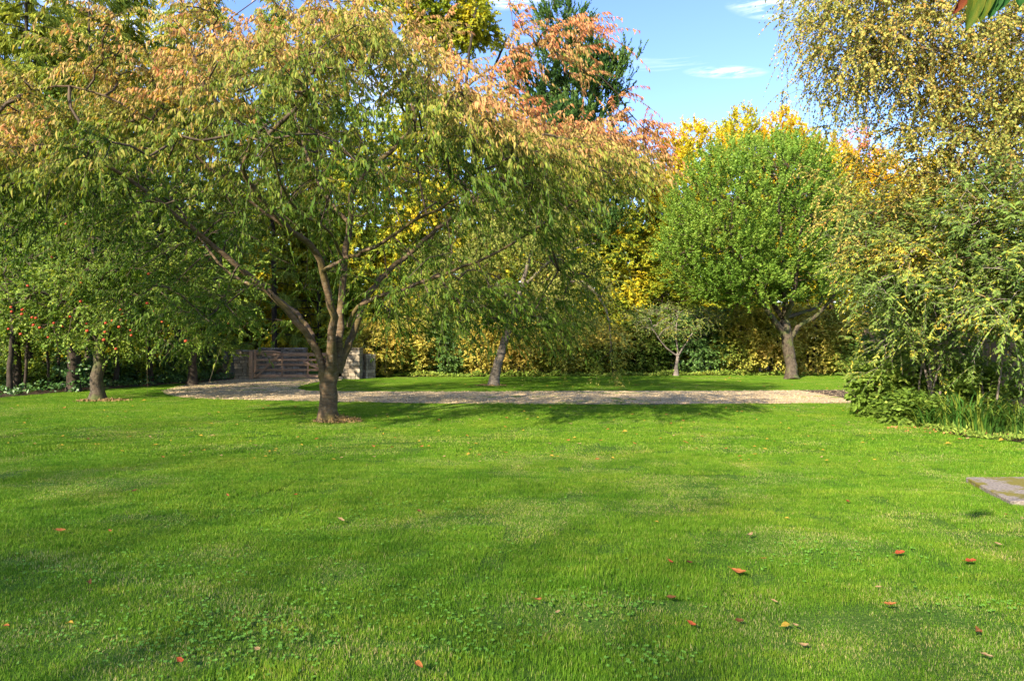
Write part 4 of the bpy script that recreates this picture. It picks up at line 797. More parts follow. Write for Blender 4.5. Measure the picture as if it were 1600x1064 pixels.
build_tree('purple_tree', b, 'small patch of red leaved tree beyond the gap under the birch', 'tree', [simple_trunk(b, 14, .3, .08)], [PB(1338, 215, 46, 18, 14, .9), PB(1345, 250, 46, 30, 20, 1.4)], n=110, m=3, k=10, Lt=.5, leaf=(.13, .1), lm='cherry_leaf', bark='dark_bark', seed=54, twigs=False, tint=lambda P, r: .95 + r.normal(size=len(P)) * .05)
# a far wood that reads as one mass
def far_wood():
    rng = np.random.default_rng(77); n = 9000
    ang = rng.uniform(-62, 62, n); d = rng.uniform(58, 68, n); x = np.tan(np.radians(ang)) * 60; y = d
    H = 8.5 + 3.5 * vnoise(x * .12, 0, 0, 7) + 2.2 * vnoise(x * .5, 0, 0, 8); P = np.stack([x, y, rng.random(n) ** .8 * H], 1)
    pos, ld, _, _ = spray(P, norm(rng.normal(size=(n, 3)) + [0, -1, .4]), rng, 2, 8, .9, .2)
    a = Acc(); add_leaves(a, pos, ld, .50, .36, T_SIMPLE, .3 + (vnoise(pos[:, 0] * .25, pos[:, 1] * .3, pos[:, 2] * .3, 3) - .5) * .7 + rng.normal(size=len(pos)) * .1, rng)
    o = link('far_woodland', a.mesh('far_woodland', M['gold_leaf']), kind='stuff'); return tag(o, 'distant line of green and yellow woodland beyond the garden', 'woodland')
far_wood()

# ------------------------------------------------------------------ masonry and gate
def rough_stone(seed):
    rng = np.random.default_rng(seed); bm = bmesh.new(); bmesh.ops.create_cube(bm, size=1)
    bmesh.ops.bevel(bm, geom=bm.edges[:], offset=.07, segments=1, affect='EDGES')
    for v in bm.verts: v.co.x += rng.uniform(-.035, .035); v.co.y += rng.uniform(-.05, .05); v.co.z += rng.uniform(-.05, .05)
    me = bpy.data.meshes.new('stone'); bm.to_mesh(me); bm.free(); me.materials.append(M['stone']); return me
STONES = [rough_stone(i) for i in range(6)]
def box_mesh(name, size, mat, bev=.01):
    bm = bmesh.new(); bmesh.ops.create_cube(bm, size=1)
    for v in bm.verts: v.co.x *= size[0]; v.co.y *= size[1]; v.co.z *= size[2]
    if bev: bmesh.ops.bevel(bm, geom=bm.edges[:], offset=min(bev, min(size) * .3), segments=1, affect='EDGES')
    me = bpy.data.meshes.new(name); bm.to_mesh(me); bm.free(); me.materials.append(mat); return me
def masonry(name, c_, L, T, H, ang, label, cat, seed, cope=True, group=None, tall=.15):
    rng = np.random.default_rng(seed); root = empty(name, c_, label, cat, group); root.rotation_euler = (0, 0, ang)
    core = link('core', box_mesh('core', (L - .05, T - .05, H - .03), M['mortar'], 0), root, (0, 0, (H - .03) / 2 - .02))
    z = .0
    while z < H - .06:
        h = min(rng.uniform(.7, 1.15) * tall, H - z)
        if H - z - h < .05: h = H - z
        for side in (-1, 1):
            x = -L / 2 - rng.uniform(0, .04)
            while x < L / 2 - .03:
                w = min(rng.uniform(.16, .38), L / 2 + .02 - x)
                if L / 2 - x - w < .08: w = L / 2 + .02 - x
                s = link('stone', STONES[rng.integers(6)], root, (x + w / 2, side * (T / 2 - .04 + rng.uniform(-.008, .012)), z + h / 2)); s.scale = (w - .014, .11, h - .014); x += w
        for side in (-1, 1):
            y = -T / 2 + .10
            while y < T / 2 - .12:
                w = min(rng.uniform(.18, .32), T / 2 - .10 - y)
                s = link('stone', STONES[rng.integers(6)], root, (side * (L / 2 - .035), y + w / 2, z + h / 2)); s.scale = (.10, w - .014, h - .014); y += w
        z += h
    if cope:
        x = -L / 2 - .03
        while x < L / 2:
            w = min(rng.uniform(.3, .5), L / 2 + .03 - x)
            s = link('coping_stone', STONES[rng.integers(6)], root, (x + w / 2, 0, H + .035)); s.scale = (w - .01, T + .08, .075); x += w
    return root
d0 = 28.3
def gx(px, d=d0): return (px - 800) / F * d
masonry('stone_pier', (gx(383), 28.5, 0), .78, .6, 1.13, .0, 'pale stone pier at the hinged left end of the gate', 'pier', 1)
masonry('stone_pier', (gx(545), 28.4, 0), .98, .7, 1.22, .0, 'stone pier right of the cherry trunk at the end of the gate', 'pier', 2)
masonry('stone_wall', (gx(569, 29.3), 29.2, 0), 1.3, .4, .95, -.9, 'low stone wall curving back behind the right hand pier', 'wall', 3)
masonry('stone_wall', (gx(440, 31), 31.2, 0), 2.1, .4, 1.2, .05, 'stone wall of the lane seen through the left half of the gate', 'wall', 4)
masonry('stone_wall', (gx(366, 29.5), 29.5, 0), 1.5, .4, 1.05, 1.1, 'stone wall running back from the left hand pier', 'wall', 5)
x0, x1 = gx(400), gx(526)
gate = empty('field_gate', (x0, 28.2, 0), 'closed wooden five bar gate between the two stone piers', 'gate')
GLn = x1 - x0
for z, h in ((1.02, .13), (.80, .085), (.60, .085), (.385, .095), (.14, .12)):
    r = link('rail', box_mesh('rail', (GLn - .09, .035, h), M['timber']), gate, (GLn / 2, 0, z))
link('hanging_stile', box_mesh('stile', (.10, .075, 1.16), M['timber']), gate, (0, 0, .64)); link('closing_stile', box_mesh('stile', (.08, .075, 1.06), M['timber']), gate, (GLn, 0, .59))
for fx in (.335, .655): link('upright', box_mesh('upright', (.075, .022, 1.02), M['timber']), gate, (GLn * fx, -.031, .58))
def brace(xa, za, xb, zb, y):
    L = math.hypot(xb - xa, zb - za); o = link('brace', box_mesh('brace', (L, .024, .085), M['timber']), gate, ((xa + xb) / 2, y, (za + zb) / 2)); o.rotation_euler = (0, -math.atan2(zb - za, xb - xa), 0)
brace(.06, .10, .98, .98, -.06); brace(GLn - .08, .16, GLn * .60, .74, -.06)
a = Acc(); add_tube(a, np.array([[.05, -.02, 1.08], [.35, -.02, 1.15], [.75, -.02, 1.16], [1.05, -.02, 1.09]]), np.array([.03, .035, .035, .03]), 8); link('raised_heel', a.mesh('raised_heel', M['timber'], True), gate)
for z in (.25, .98): link('hinge', box_mesh('hinge', (.32, .012, .05), M['iron'], .003), gate, (.14, -.045 if z < .5 else -.026, z))
gp = link('gate_post', box_mesh('gate_post', (.15, .15, 1.2), M['timber']), None, (x0 - .16, 28.2, .58)); tag(gp, 'square timber gate post against the left stone pier', 'post')

# ------------------------------------------------------------------ fence at the right
fr = empty('board_fence', (9.1, 15.2, 0), 'brown vertical board fence behind the shrubs at the right', 'fence')
fa, fb = np.array([8.6, 16.6]), np.array([13.5, 13.2]); fl = np.linalg.norm(fb - fa); fd = (fb - fa) / fl; fang = math.atan2(fd[1], fd[0])
bmesh_ = [box_mesh('board', (.145, .02, 1.75 + .02 * i), M['fence_wood'], .004) for i in range(3)]
k = 0; s = .0
while s < fl:
    p = fa + fd * s; o = link('board', bmesh_[k % 3], fr, (p[0] - 9.1, p[1] - 15.2, .92 + R.uniform(-.01, .01))); o.rotation_euler = (0, R.uniform(-.008, .008), fang); s += .16; k += 1
for z in (.35, 1.0, 1.6):
    p = (fa + fb) / 2 + np.array([-fd[1], fd[0]]) * .035; o = link('rail', box_mesh('rail', (fl, .045, .08), M['fence_wood']), fr, (p[0] - 9.1, p[1] - 15.2, z)); o.rotation_euler = (0, 0, fang)
for s in np.arange(0, fl, 1.8):
    p = fa + fd * s + np.array([-fd[1], fd[0]]) * .11; o = link('post', box_mesh('post', (.1, .1, 1.9), M['fence_wood']), fr, (p[0] - 9.1, p[1] - 15.2, .93)); o.rotation_euler = (0, 0, fang)

# ------------------------------------------------------------------ the right hand border
def arching(b, n, R_, H, seed, r=.014, r1=.004, lean=(0, 0)):
    rng = np.random.default_rng(seed); L = []
    for i in range(n):
        a = rng.uniform(0, 2 * pi); s = R_ * rng.uniform(.35, 1.0); h = H * rng.uniform(.75, 1.05); e = np.array([cos(a) * s + lean[0], sin(a) * s + lean[1], 0])
        o_ = rng.normal(size=3) * [.35, .25, 0]; L.append((np.array([b + o_ + [0, 0, -.03], b + o_ * .8 + e * .2 + [0, 0, h * .5], b + e * .55 + [0, 0, h * .92], b + e + [0, 0, h * .9]]), np.array([r * 1.6, r, r * .6, r1])))
    return L
def buddleia(name, b, R_, H, label, seed, n=460, blobs=None, nst=14, tintc=.5, leaf=(.082, .027), spikes=160, lm='buddleia_leaf', fac=1.0):
    rng = np.random.default_rng(seed); b = np.asarray(b, float); root = empty(name, b, label, 'shrub'); limbs = [smooth_line(p, r, .3, .02, rng) for p, r in arching(b, nst, R_, H * .85, seed)]
    for p, r in limbs[:8]:
        a = Acc(); add_tube(a, p - b, r * 1.4, 7); link('stem', a.mesh('stem', M['grey_twig'], True), root)
    tw = Acc()
    for p, r in limbs[8:]: add_tube(tw, p - b, r, 5)
    P, o, _ = blob_nodes(blobs, n, rng, .6, n // 4, .28); ok = P[:, 2] > .25; P, o = P[ok], o[ok]
    NP, par, n0 = grow(limbs, P); t2 = Acc(); grown_tubes(t2, NP, par, n0, rt=.0045, rng=rng, rmax=.02, sides=5)
    for v, f in zip(t2.v, [None] * len(t2.v)): pass
    pos, ld, t3, _ = spray(P, o, rng, 3, 18, .5, .28, .45, .6, .35, .7, .65, .3); add_twigs(t2, t3, .0035); t2.v = [v - b for v in t2.v]
    link('twigs', t2.mesh('twigs', M['grey_twig']), root, kind='stuff'); link('stem', tw.mesh('stems', M['grey_twig'], True), root, kind='stuff')
    la = Acc(); add_leaves(la, pos - b, ld, leaf[0] * fac, leaf[1] * fac, T_LONG, tintc + (vnoise(pos[:, 0] * 1.6, pos[:, 1] * 1.6, pos[:, 2] * 1.6, seed) - .5) * 1.0 + rng.normal(size=len(pos)) * .2, rng)
    link('foliage', la.mesh('foliage', M[lm]), root, kind='stuff')
    if spikes:      # withered flower spikes, each its own part
        ms = []
        for k in range(4):
            a = Acc(); rg = np.random.default_rng(seed * 7 + k); t = np.linspace(0, 1, 9); pp = np.stack([t * .22, t * 0, .05 * np.sin(t * 2) - .07 * t * t], 1); add_tube(a, pp, .011 * (1 - t * .8) * (1 + .25 * rg.random(9)), 6); ms.append(a.mesh('flower_spike', M['flower_spike']))
            for v in ('tint', 'rnd'):
                at = ms[-1].attributes.new(v, 'FLOAT', 'POINT'); at.data.foreach_set('value', rg.random(len(ms[-1].vertices)).astype(np.float32))
        front = np.argsort(P[:, 1] - P[:, 2] * .5)[:spikes]
        from mathutils import Vector
        for i in front:
            dv = norm(o[i] + rng.normal(size=3) * .3 + [0, 0, .3]); s = link('flower_spike', ms[rng.integers(4)], root, P[i] + dv * .35 - b); s.rotation_mode = 'QUATERNION'; s.rotation_quaternion = Vector(dv).to_track_quat('X', 'Z')
    return root
buddleia('buddleia', (8.2, 13.6, 0), 2.6, 4.2, 'large arching grey green buddleia with withered flower spikes by the fence', 201, n=1050, spikes=170,
    blobs=[PB(1440, 400, 12.6, 95, 60, 1.4), PB(1405, 470, 13, 55, 60, 1.1), PB(1510, 380, 12.2, 90, 75, 1.4), PB(1420, 340, 13, 80, 40, 1.2), PB(1380, 420, 13.4, 42, 40, .9), PB(1580, 420, 12, 80, 90, 1.4), PB(1500, 460, 12.4, 110, 45, 1.3), PB(1365, 385, 13.6, 28, 22, .6, .6), PB(1445, 540, 13.4, 52, 40, .7), PB(1540, 520, 12.4, 70, 40, .7)])
buddleia('buddleia', (9.6, 12.6, 0), 2.0, 3.6, 'darker blue green buddleia at the right edge of the view', 202, n=560, spikes=30, tintc=.42,
    blobs=[PB(1590, 350, 11.0, 70, 55, 1.0), PB(1570, 460, 11.0, 70, 45, 1.0), PB(1650, 400, 11, 70, 110, 1.2)])
nearshrub = [((8.75, 15.6, 0), .8, 1.9, .8, 'olive leaved shrub between buddleia and drive end', 'hedge_leaf', .2), ((9.4, 15.2, 0), .8, 2.2, .5, 'tall olive shrub at the left front of the fence', 'hedge_leaf', .2), ((7.85, 14.3, 0), .58, 1.15, .6, 'low glossy green bush with yellowing leaves jutting onto the lawn', 'apple_leaf', .45),
             ((9.0, 13.0, 0), .6, 1.1, .4, 'green bush in front of the board fence', 'apple_leaf', .35), ((7.6, 13.0, 0), .36, .5, .45, 'small leafy plant at the lawn edge left of the strap leaves', 'apple_leaf', .4), ((9.4, 11.35, 0), .55, .75, .5, 'small leafy plant right of the strap leaved clump', 'apple_leaf', .35)]
for i, (bb, rx, h, ry, lab, lm, tc_) in enumerate(nearshrub):
    shrub('border_shrub', 0, 0, 1, rx * F, h, ry, lab, lm, nt_(160 + i, tc_, .6, .15), 210 + i, n=int(110 + 60 * rx * h), leaf=(.095, .055) if i != 2 else (.12, .06), base=bb, tmpl=T_BROAD if i in (2, 4) else T_LONG, k=10, m=3, Lt=.3, group='shrubs of the right hand border', bark='grey_twig')
# strap leaved clumps: every leaf is a part
def strap_mesh(seed, L):
    L = L * 1.4
    rng = np.random.default_rng(seed); n = 9; t = np.linspace(0, 1, n); k = rng.uniform(.5, 1.0)
    x = L * .62 * t ** 1.5 * k; z = L * (t * .95 - .62 * k * t ** 3); w = .013 * np.minimum(1, t * 6 + .5) * (1 - t ** 3) + .0008
    l = np.stack([x, -w, z + w * .35], 1); c_ = np.stack([x, w * 0, z], 1); r = np.stack([x, w, z + w * .35], 1)
    V = np.stack([l, c_, r], 1).reshape(-1, 3); f = []
    for i in range(n - 1):
        for j in (0, 1): a = i * 3 + j; f.append([a, a + 1, a + 4, a + 3])
    a = Acc(); a.add(V, [np.array(f)], tint=np.clip(rng.normal(.5, .2) + np.repeat(t, 3) * .15, 0, 1), rnd=np.full(n * 3, rng.random())); return a.mesh('strap_leaf', M['strap_leaf'], True)
straps = [strap_mesh(300 + i, .62 + .05 * (i % 5)) for i in range(14)]
for ci, (cx_, cy_, n, R_, s_, lab) in enumerate([(8.05, 11.95, 290, .5, 1.0, 'large clump of arching green strap leaves at the edge of the bed'), (8.75, 11.7, 190, .36, .9, 'second strap leaved clump just right of the large one'), (7.65, 12.45, 110, .25, .75, 'lighter strap leaved tuft left of the large clump'), (9.35, 11.2, 130, .3, .9, 'strap leaved clump at the right edge of the view')]):
    rt_ = empty('strap_leaf_plant', (cx_, cy_, .02), lab, 'plant', 'strap leaved clumps in the border')
    for i in range(n):
        a = R.uniform(0, 2 * pi); q = R_ * math.sqrt(R.random()); o = link('leaf', straps[R.integers(14)], rt_, (cos(a) * q, sin(a) * q, -.02)); sc = s_ * R.uniform(.65, 1.15); o.scale = (sc, 1, sc); o.rotation_euler = (0, R.uniform(-.15, .25), a + R.uniform(-.8, .8))
litter('bed_litter', (8.0, 12.1), (1.3, .75), 260, 'reddish fallen leaves along the front of the border', 'leaf litter', 'cherry_leaf', lambda P, r: .85 + r.random(len(P)) * .15, h=.03, seed=12, size=(.05, .032))

def bed_edge():
    # thin scatter of weeds along the front of the bed
    rng = np.random.default_rng(67); e = bed_poly[:57]; k = rng.integers(0, 56, 1500); f = rng.random((1500, 1)); q = e[k] * (1 - f) + e[k + 1] * f; q = q + rng.normal(size=q.shape) * [.12, .16] + [.05, .14]
    z = .02 + rng.random(len(q)) * .16 * vnoise(q[:, 0] * 3, q[:, 1] * 3, 0, 2) + gz(q[:, 0], q[:, 1]); D = rng.normal(size=(len(q), 3)); D[:, 2] = np.abs(D[:, 2])
    a = Acc(); add_leaves(a, np.column_stack([q, z]), D, .075, .03, T_SIMPLE, .3 + rng.random(len(q)) * .5, rng, up=1.0); o = link('border_weeds', a.mesh('weeds', M['apple_leaf']), kind='stuff'); tag(o, 'low weeds and grass along the front edge of the border', 'weeds')
bed_edge()
# ------------------------------------------------------------------ golden birch overhead at the right
b = np.array([12.4, 13.2, 0])
build_tree('golden_birch', b, 'big golden birch with small drooping leaves filling the upper right', 'tree',
    [(np.array([b + [0, 0, -.05], b + [-.1, 0, 3], b + [-.2, 0, 6], b + [-.3, 0, 9.5]]), np.array([.22, .17, .12, .05])),
     (np.array([b + [-.1, 0, 3.2], [10.4, 12.6, 5.2], [8.6, 12.0, 6.4], [6.6, 11.6, 6.6]]), np.array([.07, .045, .03, .012])), (np.array([b + [-.1, 0, 4.6], [10.2, 12.2, 7.0], [8.2, 12.2, 8.2], [6.2, 12.4, 8.0]]), np.array([.07, .045, .03, .012])),
     (np.array([b + [-.1, 0, 2.6], [10.5, 12.2, 3.9], [9.2, 11.6, 4.6], [7.8, 11.3, 4.4]]), np.array([.06, .04, .025, .012])), (np.array([b + [-.2, 0, 6], [10.8, 13.5, 8.6], [9.0, 13.6, 10.2]]), np.array([.06, .04, .02]))],
    [PB(1340, 60, 12.2, 75, 85, 1.6), PB(1420, 40, 12.2, 100, 80, 1.8), PB(1520, 60, 12, 110, 90, 1.8), PB(1300, 85, 12.4, 45, 45, 1.1), PB(1390, 150, 12.2, 80, 35, 1.3), PB(1600, 150, 12, 90, 80, 1.8), PB(1480, 250, 12.4, 110, 60, 1.5), PB(1560, 230, 12, 90, 80, 1.4), PB(1385, 270, 12.8, 65, 65, 1.2), PB(1680, 60, 12.4, 120, 120, 2), PB(1400, -60, 12.2, 140, 50, 2), PB(1355, 330, 13.2, 45, 45, .9)],
    n=2200, clump=480, cs=.30, m=3, k=22, Lt=.5, leaf=(.046, .036), lm='birch_leaf', bark='birch_bark', seed=35, shell=.4, droop=.75, ups=.1, hang=.9, along=.4, side=.6, tr=.0028, rt=.0035, rmax=.03,
    tint=lambda P, r: .52 + (vnoise(P[:, 0] * 1.0, P[:, 1] * 1.0, P[:, 2] * 1.0, 16) - .5) * .35 + r.normal(size=len(P)) * .2,
    keep=lambda P: (np.linalg.norm(P - P3(1395, 155, 12.2), axis=1) > .5))

# ------------------------------------------------------------------ near leaves hanging in from the top right corner
def big_leaf(seed, L, W_, col, name):
    n = 12; k = 7; t = np.linspace(0, 1, n); wv = W_ / 2 * np.sin(pi * np.clip(t, 0.01, .995) ** .8) ** .7; u_ = np.linspace(-1, 1, k)
    X = (t * L)[:, None] + 0 * u_; Y = wv[:, None] * u_[None]; Z = .012 * np.abs(u_)[None] - .03 * (t ** 2)[:, None] + .0035 * np.sin(t * 40)[:, None] * np.abs(u_)[None]
    i = np.arange(n - 1)[:, None] * k; j = np.arange(k - 1)[None]; a = Acc()
    a.add(np.stack([X, Y, Z], -1), [np.stack([i + j, i + j + 1, i + k + j + 1, i + k + j], -1).reshape(-1, 4)]); return a.mesh(name, col, True)
def big_leaf_mat(name, a_, b_):
    m, t, o = nmat(name); tc = N(t, 'ShaderNodeTexCoord'); mp = N(t, 'ShaderNodeMapping'); mp.inputs['Scale'].default_value = (4, 26, 4); t.links.new(tc.outputs['Object'], mp.inputs[0])
    n1 = N(t, 'ShaderNodeTexNoise'); n1.inputs['Scale'].default_value = 4; n1.inputs['Detail'].default_value = 6; t.links.new(mp.outputs[0], n1.inputs['Vector']); c_ = ramp(t, n1.outputs['Fac'], [(.35, a_), (.65, b_)])
    p = N(t, 'ShaderNodeBsdfPrincipled'); p.inputs['Roughness'].default_value = .7; p.inputs['Specular IOR Level'].default_value = .15; t.links.new(c_, p.inputs['Base Color']); tr = N(t, 'ShaderNodeBsdfTranslucent'); t.links.new(c_, tr.inputs[0])
    ms = N(t, 'ShaderNodeMixShader'); ms.inputs[0].default_value = .45; t.links.new(p.outputs[0], ms.inputs[1]); t.links.new(tr.outputs[0], ms.inputs[2]); t.links.new(ms.outputs[0], o.inputs[0]); return m
LG = big_leaf_mat('near_leaf_green', (.05, .12, .01), (.16, .17, .015)); LR = big_leaf_mat('near_leaf_red', (.16, .03, .015), (.25, .07, .02)); LD = big_leaf_mat('near_leaf_dark', (.02, .09, .015), (.05, .15, .03))
LS = big_leaf_mat('dry_leaf_orange', (.34, .09, .03), (.68, .27, .08)); LT = big_leaf_mat('dry_leaf_tan', (.30, .16, .06), (.62, .43, .22)); LY = big_leaf_mat('dry_leaf_yellow', (.48, .25, .03), (.70, .50, .08)); LRD = big_leaf_mat('dry_leaf_red', (.26, .04, .02), (.60, .15, .05)); LB = big_leaf_mat('dry_leaf_brown', (.12, .05, .02), (.24, .11, .04))
tb_ = P3(1550, -40, 2.3)
hang = empty('overhanging_branch', tb_, 'close leafy twig hanging into the top right corner', 'branch')
a = Acc(); tp = np.array([P3(1800, -90, 2.6), P3(1650, -62, 2.4), P3(1550, -42, 2.3), P3(1500, -40, 2.25)]); q, rr = smooth_line(tp, np.array([.009, .007, .005, .003]), .05, .004); add_tube(a, q - tb_, rr, 8); link('twig', a.mesh('twig', M['twig'], True), hang)
from mathutils import Vector
def orient(o, dv, roll=0.):
    from mathutils import Quaternion, Matrix
    X = Vector(dv).normalized(); Z = Vector((0, -1, 0)); Y = Z.cross(X).normalized(); Z = X.cross(Y); q = Matrix((X, Y, Z)).transposed().to_quaternion(); roll = (roll - 1.4) * 1.5
    o.rotation_mode = 'QUATERNION'; o.rotation_quaternion = q @ Quaternion((1, 0, 0), roll)
for (a_, b_, w, mt, rl, lab) in [((1532, -35), (1517, 43), .062, LG, 1.4, 'large yellow green leaf'), ((1548, -40), (1535, 28), .06, LG, 1.7, None), ((1520, -38), (1500, 17), .05, LR, 1.2, 'dull red leaf'), ((1560, -30), (1552, 22), .055, LD, 1.5, 'dark green leaf'), ((1575, -30), (1566, 14), .06, LD, 1.1, None), ((1590, -48), (1598, 4), .06, LD, 1.6, None)]:
    A = P3(a_[0], a_[1], 2.3); B = P3(b_[0], b_[1], 2.26); o = link('leaf', big_leaf(1, float(np.linalg.norm(B - A)), w, mt, 'near_leaf'), hang, A - tb_); orient(o, B - A, rl)
    if lab: o['label'] = lab

# ------------------------------------------------------------------ slab in the lawn
def slab_mat():
    m, t, o = nmat('mossy_concrete'); g = N(t, 'ShaderNodeNewGeometry')
    n1 = N(t, 'ShaderNodeTexNoise'); n1.inputs['Scale'].default_value = 45; n1.inputs['Detail'].default_value = 6; t.links.new(g.outputs['Position'], n1.inputs['Vector']); c1 = ramp(t, n1.outputs['Fac'], [(.3, (.13, .105, .08)), (.7, (.34, .28, .22))])
    n2 = N(t, 'ShaderNodeTexNoise'); n2.inputs['Scale'].default_value = 2.6; n2.inputs['Detail'].default_value = 8; n2.inputs['Roughness'].default_value = .65; t.links.new(g.outputs['Position'], n2.inputs['Vector']); f = ramp(t, n2.outputs['Fac'], [(.47, (0, 0, 0)), (.53, (1, 1, 1))])
    mx = N(t, 'ShaderNodeMix', data_type='RGBA'); t.links.new(f, mx.inputs[0]); t.links.new(c1, mx.inputs[6]); mx.inputs[7].default_value = (.17, .14, .012, 1)
    p = N(t, 'ShaderNodeBsdfPrincipled'); p.inputs['Roughness'].default_value = .9; t.links.new(mx.outputs[2], p.inputs['Base Color']); bp = N(t, 'ShaderNodeBump'); bp.inputs['Strength'].default_value = .7; bp.inputs['Distance'].default_value = .01
    t.links.new(n1.outputs['Fac'], bp.inputs['Height']); t.links.new(bp.outputs[0], p.inputs['Normal']); t.links.new(p.outputs[0], o.inputs[0]); return m
SM = slab_mat()
bm = bmesh.new(); A4 = [G(1509, 751), G(1740, 749), G(1760, 792), G(1579, 789)]
vs = [bm.verts.new((p[0], p[1], -.04)) for p in A4]; f = bm.faces.new(vs); ex = bmesh.ops.extrude_face_region(bm, geom=[f])
for v in ex['geom']:
    if isinstance(v, bmesh.types.BMVert): v.co.z = .042
bmesh.ops.recalc_face_normals(bm, faces=bm.faces[:]); bmesh.ops.bevel(bm, geom=bm.edges[:], offset=.008, segments=1, affect='EDGES')
me = bpy.data.meshes.new('slab'); bm.to_mesh(me); bm.free(); me.materials.append(SM)
slab_o = empty('concrete_slab', (5.9, 7.3, 0), 'mossy grey concrete slab with a rusty cover set in the lawn', 'slab'); o = link('base', me, slab_o, (-5.9, -7.3, 0))
lid = link('cover', box_mesh('cover', (.9, .5, .03), noise_mat('rust', [(.3, (.06, .02, .012)), (.7, (.16, .05, .03))], scale=30)), slab_o, (.62, .05, .048)); fm = Acc()
for i in range(6): bx = box_mesh('rib', (.03, .42, .012), bpy.data.materials['rust'], .002); link('rib', bx, slab_o, (.25 + i * .15, .05, .068))

# ------------------------------------------------------------------ fallen leaves on the lawn
def dry_leaf(mat, seed, L=.085, W_=.05):
    rng = np.random.default_rng(seed); n = 9; k = 5; t = np.linspace(0, 1, n); wv = W_ / 2 * np.sin(pi * np.clip(t, .01, .995) ** .85) ** .8 * rng.uniform(.72, 1.12, n); u_ = np.linspace(-1, 1, k); curl = rng.uniform(.35, 1.1)
    X = (t * L - L / 2)[:, None] + 0 * u_; Y = wv[:, None] * u_[None] * (1 - .2 * curl); Z = curl * .35 * wv[:, None] * (u_ ** 2)[None] * 2 + rng.uniform(-.6, 1.0) * .02 * ((t - .5) ** 2 * 4)[:, None] + rng.normal(size=(n, k)) * .0022
    i = np.arange(n - 1)[:, None] * k; j = np.arange(k - 1)[None]; a = Acc(); a.add(np.stack([X, Y, Z], -1), [np.stack([i + j, i + j + 1, i + k + j + 1, i + k + j], -1).reshape(-1, 4)])
    add_tube(a, np.array([[-L / 2, 0, Z[0, 2]], [-L / 2 - .012, .002, Z[0, 2] + .002], [-L / 2 - .025, .006, Z[0, 2] + .006]]), np.array([.0013, .001, .0008]), 5); return a.mesh('dry_leaf', mat, True)
DL = {n: [dry_leaf(m_, 400 + 7 * i + k, .08 + .006 * k) for k in range(3)] for i, (n, m_) in enumerate((('orange', LS), ('tan', LT), ('yellow', LY), ('red', LRD), ('brown', LB)))}
